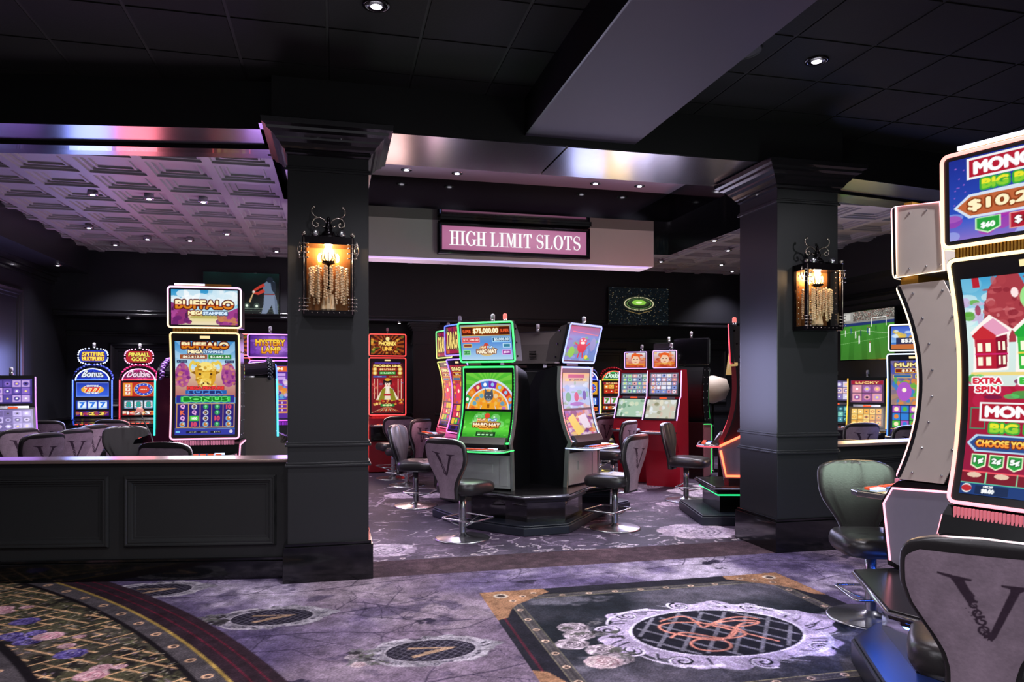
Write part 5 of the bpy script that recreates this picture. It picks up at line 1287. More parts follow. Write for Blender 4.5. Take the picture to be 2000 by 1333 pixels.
def art_face(seed=1):
    c = Cv(60, 66, '#d85028', ss=2); rng = random.Random(seed); c.vg('#e0e8f0', '#c84020', .0, 1); c.blobs(rng, 30, 0, 0, 1, 1, .05, .14, ['#e87838', '#c83818', '#f0b060', '#a02810'], .6)
    c.ell(.5, .5, .2, .3, '#f0c8a8'); c.ell(.42, .45, .04, .025, '#302018'); c.ell(.58, .45, .04, .025, '#302018'); c.ell(.5, .64, .06, .02, '#c02828'); c.poly([(.28, .5), (.30, .12), (.5, .05), (.7, .12), (.74, .5), (.62, .25), (.4, .22)], '#e86020'); c.rect(.05, .72, .95, .84, '#e8a030', .6); return c.out()
def art_tall(seed, title, bg1, bg2, cols, jack, w_=100, h=170):
    c = Cv(w_, h, bg1, ss=2); rng = random.Random(seed); c.vg(bg1, bg2); c.rays(.5, .4, 14, bg2, .3)
    c.text(title, .5, .06, .05, '#fff0a0', out='#502008', wd=.8, bold=2, ow=3)
    c.plate(.1, .11, .9, .17, '#802010'); c.text(jack, .5, .14, .03, '#fff4d0', wd=.5, bold=1)
    c.plate(.06, .19, .46, .235, '#2060a0'); c.plate(.54, .19, .94, .235, '#208038')
    c.blobs(rng, 50, .05, .26, .95, .58, .03, .10, cols, .8); c.ell(.3, .42, .16, .13, cols[0]); c.ell(.7, .42, .16, .13, cols[1]); c.disc(.3, .4, .05, '#fff8d8'); c.disc(.7, .4, .05, '#fff8d8')
    c.rect(.0, .60, 1, .92, '#1c1848')
    for i in range(5):
        for j in range(3): x, y = .03+i*.19, .615+j*.1; c.rect(x+.008, y, x+.18, y+.09, rng.choice(cols)); c.disc(x+.095, y+.045, .05, rng.choice(cols+['#fff0c0']))
    c.rect(0, .93, 1, 1, '#302080'); c.rect(.1, .945, .4, .985, '#101020'); c.rect(.5, .945, .9, .985, '#101020'); return c.out()
def art_mine_top():
    c = Cv(100, 60, '#3878c8', ss=2); rng = random.Random(31); c.vg('#3a58c8', '#88b8e8', 0, .7); c.rect(0, .78, 1, 1, '#c87038'); c.blobs(rng, 12, .1, .2, .5, .5, .04, .1, ['#e8c048', '#d8e8f8', '#f0a030'], .8); c.rect(.12, .5, 1, .78, '#283058'); c.text('$53,112.40', .60, .64, .17, '#ffffff', out='#101830', wd=.72, bold=2, ow=2); return c.out()

# ================================================================== machine builders
def screen_light(root, col, e, z, hgt, wd, y=-.05, pitch=0.):
    l = bpy.data.lights.new('screen_glow', 'AREA'); l.shape = 'RECTANGLE'; l.size = wd; l.size_y = hgt; l.energy = e; l.color = lin(col)
    o = bpy.data.objects.new('screen_glow', l); COL.objects.link(o); o.parent = root; o.location = (0, y, z); o.rotation_euler = (R(-90+pitch), 0, 0)
class Path:
    def __init__(s, B, M, T):
        s.B, s.M, s.T = [np.array(q, float) for q in (B, M, T)]
        s.L = sum(np.linalg.norm(s.p(a/20)-s.p((a+1)/20)) for a in range(20))
    def p(s, t): return (1-t)**2*s.B+2*t*(1-t)*s.M+t*t*s.T
    def n(s, t):
        d = 2*(1-t)*(s.M-s.B)+2*t*(s.T-s.M); d = d/np.linalg.norm(d); return np.array([-d[1], d[0]])
    def pt(s, x, t, off=0.): q = s.p(t)+s.n(t)*off; return (x, q[0], q[1])
def straight(B, T): return Path(B, ((B[0]+T[0])/2, (B[1]+T[1])/2), T)
def ends(n=26, L=1., r=.03):
    a = [r/L*(1-math.cos(math.pi/2*k/4)) for k in range(5)]
    return a+[a[-1]+(1-2*a[-1])*k/n for k in range(1, n)]+[1-q for q in a[::-1]]
def hw_at(t, L, w_, r):
    e = min(t, 1-t)*L
    return w_/2 if e >= r else w_/2-r+math.sqrt(max(0, r*r-(r-e)**2))
def bezel(parent, name, P, w_, thick, r, m, off=0.):
    ts = ends(22, P.L, r); V = []; Fc = []
    for t in ts:
        h = hw_at(t, P.L, w_, r)
        for o in (off, off-thick):
            for x in (-h, h): V.append(P.pt(x, t, o))
    for i in range(len(ts)-1):
        a = i*4; Fc += [(a, a+1, a+5, a+4), (a+3, a+2, a+6, a+7), (a+2, a, a+4, a+6), (a+1, a+3, a+7, a+5)]
    n = (len(ts)-1)*4; Fc += [(0, 2, 3, 1), (n, n+1, n+3, n+2)]
    return mesh(name, V, Fc, m, parent)
def loop_pts(P, w_, r, off, inset=0.):
    h0 = w_/2-inset; L = P.L; ti = inset/L; ts = [t for t in ends(18, L, r)]; ts = [ti+t*(1-2*ti) for t in ts]
    R_ = []
    for t in ts: e = min(t-ti, 1-ti-t)*L; h = h0 if e >= r else h0-r+math.sqrt(max(0, r*r-(r-e)**2)); R_.append((h, t))
    pts = [P.pt(h, t, off) for h, t in R_]+[P.pt(-h, t, off) for h, t in R_[::-1]]
    return pts
def neon_loop(parent, P, w_, r, m, off=.004, tr=.009, inset=.008, name='led_trim'):
    return MB().tube(loop_pts(P, w_, r, off, inset), tr, closed=True, n=8).build(name, m, parent, True)
def display(parent, P, w_, t0, t1, px, off=.006, cx=0., name='screen'):
    def fn(s, q):
        t = t1-(t1-t0)*q; y = (1-t)**2*P.B[0]+2*t*(1-t)*P.M[0]+t*t*P.T[0]; z = (1-t)**2*P.B[1]+2*t*(1-t)*P.M[1]+t*t*P.T[1]
        dy = 2*(1-t)*(P.M[0]-P.B[0])+2*t*(P.T[0]-P.M[0]); dz = 2*(1-t)*(P.M[1]-P.B[1])+2*t*(P.T[1]-P.M[1]); L = np.sqrt(dy*dy+dz*dz)
        return cx+(s-.5)*w_, y-dz/L*off, z+dy/L*off
    return grid_mesh(name, px, M_SCREEN, fn, parent)
def side_strip(P, x, o0, o1, th, n=16):
    """flat plate following the path at x, from offset o0 (front) to o1 (back)"""
    b = MB(); V = []; Fc = []
    for i in range(n+1):
        t = i/n
        for xx in (x, x+th):
            q = P.p(t); V += [(xx, q[0]-o0, q[1]), (xx, q[0]-o1, q[1])]
    for i in range(n):
        a = i*4; Fc += [(a, a+1, a+5, a+4), (a+2, a+6, a+7, a+3), (a, a+4, a+6, a+2), (a+1, a+3, a+7, a+5)]
    n4 = n*4; Fc += [(0, 2, 3, 1), (n4, n4+1, n4+3, n4+2)]
    return V, Fc
def candle(parent, x, y, z, m1=None):
    MB().rev([(.022, z), (.026, z+.01), (.024, z+.05)], x, y, 12).build('candle_base', M_SILVER, parent, True)
    MB().rev([(.024, z+.05), (.024, z+.10), (.018, z+.11), (.002, z+.115)], x, y, 12).build('candle_lamp', m1 or mat('frosted_lamp', '#d8d8e0', .2, trans=.0), parent, True)
def deck(parent, w_, z, yf, m_edge, yb=-.02, lit='#d05030', mm=None):
    P = [(-w_/2, yb), (w_/2, yb), (w_/2, yf+.08), (w_/2-.06, yf), (-w_/2+.06, yf), (-w_/2, yf+.08)]
    d = MB().prism(P, z-.035, z).build('button_deck', mm or M_SILVER, parent, bevel=.006)
    MB().prism([(x*.93, (y-yb)*.9+yb-.008) for x, y in P], z, z+.004).build('deck_glass', M_BLACKG, d)
    if m_edge: MB().tube([(x, y, z-.02) for x, y in (P[1], P[2], P[3], P[4], P[5], P[0])], .007).build('led_edge', m_edge, d, True)
    b = MB()
    for k in range(6): x = -w_*.32+k*w_*.11; b.box(x, x+w_*.08, yf+.05, yf+.09, z+.004, z+.012)
    b.build('buttons', glow('button_'+lit, lit, 1.2), d)
    MB().box(w_*.2, w_*.34, yf+.10, yf+.15, z+.004, z+.014).build('play_button', glow('play_button', '#c8d8ff', 1.6), d)
    MB().box(-w_*.3, w_*.1, yf+.11, yf+.16, z+.004, z+.008).build('touch_strip', glow('touch_strip', '#5878b8', .8), d)
    return d
def portrait_machine(art_main, art_top, cols, zb=1.0, zt=2.14, tz=(2.18, 2.62), w_=.70, tw=.74, bow=.11, z0=0., lean=0., thick=.28, side=None, edge=None, deckz=.86, tthick=.30, strength=2.4, gold=True, name='slot_machine', body=None, console_led=True, con_side=None):
    root = empty(name); side = side or M_GREYM; body = body or M_BLACK
    nm = neon_mat(cols, strength, 'Z', zb, tz[1])
    P = Path((-.0, zb), (bow*2+lean/2, (zb+zt)/2), (lean, zt)); T = straight((lean, tz[0]), (lean-.01, tz[1]))
    fr = bezel(root, 'screen_frame', P, w_, .022, .03, M_CHAR)
    V, Fc = side_strip(P, -w_/2+.02, -.02, -thick, w_-.04); mesh('screen_housing', V, Fc, body, root)
    L = P.L; display(fr, P, w_-.10, .045, .915, art_main, .004); neon_loop(root, P, w_, .03, nm)
    b = MB(); b.add([P.pt(-.05, .94, .003), P.pt(.05, .94, .003), P.pt(.05, .965, .003), P.pt(-.05, .965, .003)], [(0, 1, 2, 3)]); b.build('maker_plate', glow('maker_plate', '#f8d8a0', 1.2), fr)
    for s in (-1, 1):
        V, Fc = side_strip(P, s*(w_/2-.012) if s > 0 else -w_/2+.002, -.02, -thick, .010); sp = mesh('side_panel', V, Fc, side, root)
        b = MB()
        for k in range(8):
            q = P.p(.04+k*.13)
            for dy in (.08, thick-.03): b.ball((s*(w_/2), q[0]+dy, q[1]), .008, 6)
        b.build('bolts', M_SILVER, sp, True)
    if gold:
        g = MB(); x = -.30
        while x < .30:
            g.box(x, x+.008, lean-.0, lean+.06, zt-.0, tz[0]+.0); x += .014
        g.box(-.32, .32, lean+.02, lean+.12, zt-.03, tz[0]+.03); g.build('ribbed_trim', M_GOLDP, root)
    # topper
    tf = bezel(root, 'topper', T, tw, .015, .03, M_CHAR); MB().side([(lean+.014, tz[0]+.012), (lean+.006, tz[1]-.012), (lean+tthick-.02, tz[1]-.025), (lean+tthick, tz[0]+.01)], -tw/2+.012, tw/2-.012).build('topper_housing', side, tf)
    display(tf, T, tw-.08, .08, .92, art_top, .004); neon_loop(tf, T, tw, .03, nm)
    if side is M_GREYM:
        for s in (-1, 1):
            x = s*(tw/2-.008)
            MB().tube([(x, lean+.01, tz[0]+.005), (x, lean+tthick-.01, tz[0]+.012), (x, lean+tthick-.03, tz[1]-.03), (x, lean+.01, tz[1]-.006)], .007, closed=True).build('side_led', nm, tf, True)
            b = MB()
            for dy in (.09, .19, .27):
                for z in (tz[0]+.05, tz[1]-.06): b.ball((s*(tw/2-.010), lean+dy, z), .007, 6)
            b.build('bolts', M_SILVER, tf, True)
    if gold: MB().box(-.30, .0, lean, lean+.05, tz[1]+.012, tz[1]+.03).build('lamp_bar', glow('lamp_bar', '#e8e4ff', 3.), root)
    else: candle(root, 0, lean+.06, tz[1])
    if gold: MB().box(-.30, .26, lean+.01, lean+.09, tz[1]-.0, tz[1]+.012).box(.0, .26, lean, lean+.05, tz[1]+.012, tz[1]+.03).build('lamp_bar_base', M_GOLDP, root)
    # console and base
    poly = [(.02, z0), (-.05, z0+.02), (-.09, deckz-.04), (-.03, zb-.05), (.02, zb-.01), (thick+.12, zb-.01), (thick+.12, z0)]
    cb = MB().side(poly, -w_/2, w_/2).build('console', body, root)
    for s in (-1, 1):
        x = s*(w_/2+.004); q = [(.02, z0+.03), (-.03, z0+.05), (-.07, deckz-.05), (-.015, zb-.06), (thick+.08, zb-.04), (thick+.08, z0+.03)]
        MB().side(q, x-.004, x+.004).build('console_side', con_side or (mat('silver_lilac_side', '#a8a4b4', .35, metal=.5, noise=.04) if side is M_GREYM else side), cb)
        if console_led: MB().tube([(x+s*.004, a, b_) for a, b_ in (q[1], q[2], q[3], q[4])], .007).build('console_led', neon_mat([cols[0]], strength, 'Z', 0, 1), cb, True)
    g = MB(); x = -w_/2+.05
    while x < w_/2-.05: g.box(x, x+.008, -.035, -.02, zb-.055, zb-.008); x += .016
    g.build('ribbed_band', glow('band_'+cols[0], cols[0], .5), cb)
    MB().box(-w_/2+.03, w_/2-.03, -.095, -.06, deckz-.30, deckz-.06).build('front_glass', M_BLACKG, cb)
    deck(root, w_-.02, deckz, -.34, edge, -.05)
    return root
def dual_machine(tops, cols, z0=.42, w_=.66, name='slot_machine', body=None, edge_m=None, lean=.0, tilt_top=-.06, strength=3., deck_col='#c04828', body_depth=.5):
    root = empty(name); body = body or M_BLACK; nm = neon_mat(cols, strength, 'Z', .9, 2.3); em = edge_m or M_SILVER
    P = Path((-.10, .93), (.09, 1.25), (.04, 1.79)); T = straight((.02, 1.83), (tilt_top, 2.28))
    fr = bezel(root, 'screen_frame', P, w_, .05, .025, M_CHAR)
    display(fr, P, w_-.09, .05, .47, tops[2], .004); display(fr, P, w_-.09, .50, .93, tops[1], .004); neon_loop(root, P, w_, .025, nm, tr=.010)
    # cabinet sides: smooth profile down to the plinth
    poly = [(.0, z0), (-.03, .84), (-.06, .93)]+[tuple(P.p(k/8)+np.array([.045, 0])) for k in range(1, 9)]+[(.10, 1.80), (body_depth*.8, 1.72), (body_depth, 1.55), (body_depth, z0)]
    MB().side(poly, -w_/2+.02, w_/2-.02).build('cabinet', body, root)
    for s in (-1, 1):
        q = [(.0, z0), (-.05, z0), (-.075, .84), (-.115, .93)]+[tuple(P.p(k/8)+np.array([-.015, 0])) for k in range(1, 9)]
        q2 = [(a+.05, b) for a, b in q[1:]][::-1]
        MB().side(q[1:]+q2, s*(w_/2)-.012, s*(w_/2)+.012).build('edge_trim', em, root)
        b = MB()
        for k in range(26): p_ = P.pt(s*(w_/2-.012), .02+k*.037, .01); b.ball(p_, .006, 5)
        b.build('led_dots', nm, fr, True)
    MB().box(-w_/2+.02, w_/2-.02, -.055, .0, z0+.02, .80).box(-.12, .10, -.062, -.05, .60, .70).box(w_/2-.14, w_/2-.05, -.062, -.05, z0+.05, .78).build('front_door', mat('grey_front_door', '#b8bcb8', .4, metal=.2), root)
    MB().side([(-.12, .88), (-.16, .93), (-.105, 1.0), (-.05, 1.0), (-.05, .88)], -w_/2+.05, w_/2-.05).build('speaker_bar', M_BROWNM, root)
    deck(root, w_+.02, .88, -.36, nm, -.03, deck_col)
    tf = bezel(root, 'topper', T, w_+.03, .04, .025, M_CHAR); display(tf, T, w_-.03, .07, .93, tops[0], .004); neon_loop(tf, T, w_+.03, .025, nm, tr=.010)
    th = MB().side([(.06, 1.85), (tilt_top+.04, 2.27), (tilt_top+.14, 2.25), (.20, 2.10), (.26, 1.85)], -w_/2+.01, w_/2-.01).build('topper_housing', M_BROWNM, tf)
    b = MB()
    for s in (-1, 1):
        for z in (1.9, 2.05, 2.2): b.ball((s*(w_/2-.01), .12-(z-1.9)*.2, z), .012, 6)
    for k in range(5): b.box(-.05, .05, .262, .268, 1.92+k*.02, 1.93+k*.02)
    b.build('vents', M_BLACKG, th)
    MB().box(-.12, .12, .10, .2, 1.72, 1.9).build('neck', M_BLACK, root)
    return root
def arch_machine(up, reels, low, crown_px, sign_px, col, col2, crest='#8890c8', w_=.56, sign=True, name='slot_machine', side_col=None):
    root = empty(name); body = M_BLACKG; n1 = glow('tube_'+col, col, 3.2); n2 = glow('tube_'+col2, col2, 3.0)
    MB().side([(0, 0), (-.03, .5), (-.16, .86), (-.14, .95), (0, 1.04), (.02, 1.66), (.42, 1.66), (.46, 0)], -w_/2, w_/2).build('cabinet', side_col or body, root)
    N = 18; arch = [(w_/2*math.cos(math.pi*k/N), 1.64+.22*math.sin(math.pi*k/N)) for k in range(N+1)]
    V = [(x, .0, z) for x, z in arch]+[(x, .34, z-.03 if z > 1.7 else z) for x, z in arch]; n = N+1
    mesh('arch_top', V, [tuple(range(n)), tuple(range(n, 2*n))[::-1]]+[(i, n+i, n+(i+1) % n, (i+1) % n) for i in range(n)], body, root)
    F_ = straight((0, 1.05), (.015, 1.64))
    fr = bezel(root, 'front_frame', F_, w_-.02, .03, .02, M_CHAR, off=.012)
    def fl(name_, px, z0, z1, ww): 
        grid_mesh(name_, px, M_SCREEN, lambda s, q: ((s-.5)*ww, 0*s-.022+(z1-1.05)*.02, z1-(z1-z0)*q), fr)
    fl('upper_screen', up, 1.37, 1.60, w_-.09); fl('reel_window', reels, 1.17, 1.31, w_-.09); fl('pay_glass', low, 1.065, 1.135, w_-.09)
    grid_mesh('arch_glass', crown_px, M_SCREEN, lambda s, q: ((s-.5)*(w_-.12)*np.sqrt(np.clip(1-(1-q)**2*.93, .02, 1)), 0*s-.006, 1.66+.155*(1-q)), root)
    for s in (-1, 1): MB().tube([(s*(w_/2), -.02, .98), (s*(w_/2), -.012, 1.64)], .010).build('side_tube', n1, root, True)
    MB().tube([(x*.86, -.012, 1.63+(z-1.64)*.86) for x, z in arch], .008).build('arch_tube', n2, root, True)
    MB().tube([(-w_/2+.03, -.014, 1.645), (w_/2-.03, -.014, 1.645)], .006).build('cross_tube', n1, root, True)
    rng = random.Random(3); b = MB()
    for k in range(34):
        a = math.pi*(k/33); r = 1.0; b.ball((w_/2*.98*math.cos(a), .05+.02*(k % 2), 1.65+.225*math.sin(a)+rng.uniform(0, .012)), rng.uniform(.018, .028), 6)
    b.build('cresting', mat('cresting_'+crest, crest, .3, metal=.4), root, True)
    if sign:
        MB().rev([(.03, 1.86), (.02, 1.92)], 0, .1, 10).build('sign_post', M_SILVER, root)
        M_ = 28; pts = [(.205*(abs(math.cos(a))**.6)*math.copysign(1, math.cos(a)), 2.02+.12*(abs(math.sin(a))**.75)*math.copysign(1, math.sin(a))) for a in [2*math.pi*(k+.5)/M_ for k in range(M_)]]
        V = [(x*1.08, .04, 2.02+(z-2.02)*1.1) for x, z in pts]+[(x*1.0, .14, z) for x, z in pts]
        sg = mesh('sign', V, [tuple(range(M_)), tuple(range(M_, 2*M_))[::-1]]+[(i, M_+i, M_+(i+1) % M_, (i+1) % M_) for i in range(M_)], M_BLACKG, root)
        def fn(s, q):
            z = 1-2*q; hx = .195-.035*np.abs(z)**3; return (s-.5)*2*hx, 0*s+.036, 2.02+z*.094
        grid_mesh('sign_glass', sign_px, M_SCREEN, fn, sg)
        bl = None
        for x, z in pts:
            if bl is None: bl = MB().ball((0, 0, 0), .011, 6).build('sign_bulb', n2, sg, True)
            else: bl = bl.copy(); COL.objects.link(bl)
            bl.location = (x*1.04, .03, 2.02+(z-2.02)*1.05)
        candle(root, 0, .1, 2.13)
    MB().side([(-.26, .88), (-.24, .93), (-.05, 1.0), (-.05, .9)], -w_/2, w_/2).build('button_deck', M_BLACKG, root)
    b = MB()
    for k in range(6): b.box(-.2+k*.07, -.16+k*.07, -.235+.0, -.20, .935, .945)
    b.build('buttons', glow('button_red', '#e84838', 1.5), root)
    MB().box(-.16, .16, -.155, -.08, .62, .84).build('lower_glass', glow('low_'+col, col, .35), root)
    MB().box(-.05, .06, -.165, -.15, .70, .74).build('lower_badge', glow('badge', '#b8c8f8', 1.), root)
    return root
def slant_machine(tops, col, topper=None, w_=.54, shell=None, name='slot_machine', top_z=1.66, strength=2.2, z_base=0.):
    root = empty(name); nm = glow('tube_'+col, col, strength); shell = shell or M_BLACK
    h = top_z
    U = straight((.04, h-.42), (.08, h-.02)); Lw = straight((-.16, h-.78), (-.01, h-.46))
    MB().side([(.02, z_base), (-.05, .55), (-.22, .80), (-.22, .86), (-.18, h-.80), (.02, h-.44), (.06, h), (.34, h), (.42, h-.5), (.45, z_base)], -w_/2, w_/2).build('cabinet', shell, root)
    f1 = bezel(root, 'upper_frame', U, w_, .05, .015, M_CHAR, off=.02); f2 = bezel(root, 'lower_frame', Lw, w_, .05, .015, M_CHAR, off=.02)
    display(f1, U, w_-.08, .08, .92, tops[0], .024); display(f2, Lw, w_-.08, .08, .95, tops[1], .024)
    for s in (-1, 1): MB().tube([Lw.pt(s*w_/2, 0, .02), Lw.pt(s*w_/2, 1, .02), U.pt(s*w_/2, 0, .02), U.pt(s*w_/2, 1, .02)], .009).build('side_tube', nm, root, True)
    MB().side([(-.02, h-.46), (.02, h-.47), (.03, h-.42), (-.0, h-.42)], -w_*.35, w_*.35).build('bill_panel', M_SILVER, root)
    MB().box(-.05, .06, -.025, -.015, h-.455, h-.43).build('ticket_light', glow('ticket', '#e85028', 1.5), root)
    deck(root, w_, .86, -.38, None, -.16)
    if topper is not None:
        T = straight((.10, h+.02), (.10, h+.30)); tf = bezel(root, 'topper', T, w_*.72, .06, .015, M_CHAR, off=.02); display(tf, T, w_*.62, .08, .92, topper, .024); neon_loop(tf, T, w_*.72, .015, nm, off=.024, tr=.006); candle(root, .08, .16, h+.30)
    else: candle(root, 0, .2, h)
    return root
# ================================================================== the machines
GLOW = {}
def slot(o, u, d, phi, label, group=None, z=0., g=None):
    if g: screen_light(o, g[0], g[1], 1.6, 1.1, .6, y=-.13)
    place(o, u, d, phi, z); return tag(o, label, 'slot machine', group)
# front right: two tall curved machines on a shared plinth
board_m, board_t = art_board_main(), art_board_top()
o = portrait_machine(board_m, board_t, ['#ff8a9a', '#ffb070', '#ffe0a0', '#ff9088'], z0=.48, zb=1.05, zt=2.19, tz=(2.235, 2.675), deckz=.92)
x, y = cw(2.22, 3.135); slot(o, 1000, 1, -57.8, 'huge curved slot machine at the right edge showing a red house', g=('#ffd8e0', 20)); o.location = (x, y, 0)
o = portrait_machine(art_tall(41, 'BIG BOARD', '#b01838', '#2a6ac8', ['#c83048', '#38a848', '#3878d0', '#f0c040'], '$10,250'), board_t, ['#ff9ab0', '#ffd0a0', '#fff0c0', '#ff9aa8'], z0=.48, zb=1.03, zt=2.20, tz=(2.24, 2.68), deckz=.92, bow=.14)
x, y = cw(2.62, 4.62); slot(o, 1000, 1, -148, 'tall curved slot machine seen from its bolted grey side, left of the huge one', g=('#e0ffe8', 20)); o.location = (x, y, 0)
def plinth(name, ledge, foot, lz, fz, label, blue=None):
    t = empty(name); c0 = sum((Vector(p) for p in ledge), Vector((0, 0)))/len(ledge); t.location = (c0.x, c0.y, 0)
    rel = lambda P, s=1.: [((Vector(p)-c0).x*s, (Vector(p)-c0).y*s) for p in P]
    MB().prism(rel(ledge), lz-.05, lz).prism(rel(ledge, .93), lz-.09, lz-.05).build('top_ledge', mat('plinth_top', '#2c2a2c', .22, metal=.5, noise=.06), t, bevel=.008)
    MB().tube([(x, y, lz-.022) for x, y in rel(ledge, 1.002)], .011, closed=True).build('edge_strip', M_SILVER, t, True)
    MB().prism(rel(ledge, .84), fz-.03, lz-.08).build('riser', M_BLACKG, t)
    MB().prism(rel(foot), 0, fz-.02).prism(rel(foot, .985), fz-.02, fz).build('foot_step', mat('plinth_foot', '#20242e', .42, noise=.06), t, bevel=.01)
    if blue:
        P = rel(ledge, .90); b = MB()
        b.tube([(x, y, lz-.10) for x, y in P], .007, closed=True).build('under_ledge_led', glow('led_'+blue[0], blue[0], blue[1]), t)
    tag(t, label, 'plinth'); return t
Cn = Vector(cw(3.05, 3.75))
A, B_ = Vector(cw(2.07, 4.44)), Vector(cw(1.88, 3.66))
C_, D_ = Vector(cw(2.03, 3.42)), Vector(cw(2.50, 2.68))
led = [A, B_, C_, D_, Vector(cw(3.6, 2.9)), Vector(cw(4.2, 3.6)), Vector(cw(4.1, 4.4)), Vector(cw(2.95, 4.86)), Vector(cw(2.32, 4.47))]
D1, E1 = Vector(cw(1.96, 4.23)), Vector(cw(1.80, 3.575))
ft = [D1, E1, Vector(cw(1.98, 3.35)), Vector(cw(2.42, 2.64)), Vector(cw(3.7, 2.8)), Vector(cw(4.3, 3.6)), Vector(cw(4.2, 4.5)), Vector(cw(2.98, 4.93)), Vector(cw(2.2, 4.46))]
plinth('machine_plinth', led, ft, .48, .15, 'stepped black plinth with a blue-lit foot under the two big machines at the right', ('#2f6bff', 50.))
# middle: the black island
gx, gy = cw(-.28, 8.18)
o = dual_machine([art_dig_top(), art_dig_wheel(), art_dig_low()], ['#20e858', '#30f060'], edge_m=mat('green_grey_edge', '#a8b0a8', .3, metal=.6)); candle(o, .05, .05, 2.26); candle(o, .2, .05, 2.26, glow('red_candle', '#ff7068', 1.5)); slot(o, 1000, 1, -24, 'bright green-lit slot machine with an animal on a prize wheel, on the black plinth', g=('#d8ffe0', 12)); o.location = (gx, gy, 0)
crit = [art_critter_top(), art_critter_mid(), art_critter_low()]
gx, gy = cw(.79, 8.57)
o = dual_machine(crit, ['#b8c8ff', '#90a0ff'], tilt_top=-.10, edge_m=mat('green_grey_edge', '#a8b0a8', .3, metal=.6), strength=1.8); candle(o, .1, .0, 2.27); slot(o, 1000, 1, 52, 'slot machine with a red cartoon critter up top, right on the black plinth', g=('#c8c8ff', 20)); o.location = (gx, gy, 0)
gx, gy = cw(.40, 9.75)
o = dual_machine(crit, ['#2a2a30', '#30303a'], strength=.3, tilt_top=-.05); slot(o, 1000, 1, 150, 'machine seen from behind between the green one and the critter one'); o.location = (gx, gy, 0)
candle(o, 0, .12, 2.26)
MB_ = MB().box(-.10, .10, -.10, .10, .42, 1.74).box(-.07, .07, -.11, -.09, .42, 1.0); s_ = MB_.build('cable_cabinet', M_BLACK, None, bevel=.008); x, y = cw(.19, 9.0); s_.location = (x, y, 0); s_.rotation_euler.z = R(2); tag(s_, 'narrow black cabinet in the gap between the two lit machines on the plinth', 'cabinet')
c1 = MB().rev([(.07, 1.74), (.07, 2.16), (.05, 2.18)], 0, 0, 14)
led = [Vector(cw(*p)) for p in ((-.62, 8.12), (-.16, 7.9), (.115, 7.66), (.608, 7.76), (.884, 8.37), (1.32, 8.75), (1.35, 9.35), (.8, 10.1), (.2, 9.9), (-.55, 8.7))]
ft = [Vector(cw(*p)) for p in ((-.957, 8.78), (-.5, 8.05), (.122, 7.6), (.608, 7.77), (1.115, 8.9), (1.5, 9.3), (.9, 10.3), (.2, 10.0), (-.85, 8.95))]
plinth('machine_plinth', led, ft, .42, .11, 'black faceted plinth carrying the machines in the middle room')

# left of the island, two curved machines seen edge on
t1 = art_tall(51, 'DRAGON', '#a02048', '#e07828', ['#e83858', '#48b848', '#f0c040', '#8838b0'], '$4,120'); tt1 = art_slab(['#a02048', '#e89028', '#481050', '#40a850'], 'DRAGON', '#ffe080', 9)
o = portrait_machine(t1, tt1, ['#ff70c0', '#b070ff', '#5070ff'], zb=.92, zt=1.92, tz=(1.96, 2.38), w_=.62, tw=.66, side=M_BROWNM, bow=.10, gold=False, strength=2.); slot(o, 890, 9.75, -60, 'curved slot machine with blue and violet edges seen edge on, left of the green machine', g=('#e4d8ff', 28))
o = portrait_machine(t1, tt1, ['#ff5080', '#f0d060', '#60e080'], zb=.92, zt=1.92, tz=(1.96, 2.38), w_=.62, tw=.66, side=M_BROWNM, bow=.10, gold=False, strength=2.); slot(o, 868, 10.9, -64, 'curved slot machine with yellow and pink edges, farthest left of the three near the pilaster', g=('#ffc8d8', 16))
# red portrait machine beside the left column
o = portrait_machine(art_fire_main(), art_fire_top(), ['#ff3030', '#ff4038'], zb=1.01, zt=2.04, tz=(2.06, 2.46), w_=.66, tw=.66, bow=.02, side=M_RED, body=M_RED, gold=False, strength=2.6); slot(o, 757, 13.0, 14, 'red-framed slot machine with a robed woman on its tall screen, beside the left column', g=('#ffd0c8', 18))
# classic arched machines
def ac(c1, c2): return art_slab([c1, c2, '#ffffff', c1], 'DOUBLE', '#ffffff', 5, 80, 30, c1)
o = arch_machine(art_777(), art_reels('#1838b0', '#ffffff', '#2878e8', num='77'), art_slab(['#501080', '#e8a030', '#c83040', '#3050c8'], '1 2 3', '#ffe060', 6, 90, 20), art_slab(['#1838c8', '#4868f0', '#1020a0'], 'Bonus', '#e8f0ff', 7, 80, 30), art_slab(['#1838b8', '#2048d0'], 'SPITFIRE|MULTIPLIERS', '#ffe860', 8, 90, 50, '#901808'), '#3f62ff', '#c8d4ff', '#4858c8')
slot(o, 181, 11.75, 18, 'blue-lit arched slot machine with an oval sign on top', g=('#90a0ff', 26))
o = arch_machine(art_wheel7(), art_reels('#103038', '#c82828', '#20a8a0', num='8'), art_slab(['#c02020', '#e8a030', '#f8e8d0'], '1 2 3', '#ffffff', 6, 90, 20), art_slab(['#b01868', '#e848a0', '#701048'], 'Double', '#ffd8f0', 7, 80, 30), art_slab(['#c01828', '#a81020'], 'PINBALL|GOLD', '#ffe860', 8, 90, 50, '#402008'), '#ff3040', '#ff9ad0', '#d83878')
slot(o, 271, 12.0, 16, 'red-lit arched slot machine with a pink oval sign on top', g=('#ff8090', 18))
o = arch_machine(art_wheel7('#e0a030'), art_reels('#1838a0', '#2858e8', '#80b8ff', num='4'), art_slab(['#c02020', '#e8a030'], 'X', '#ffffff', 6, 60, 20), art_slab(['#2838b8', '#5868f0'], 'Triple', '#ffd8f0', 7, 60, 24), art_777(), '#5a6cff', '#b0b8ff', '#5058c0', sign=False)
slot(o, 1143, 13.7, 14, 'blue-lit arched slot machine half hidden behind the critter machine', g=('#c0c8ff', 20))
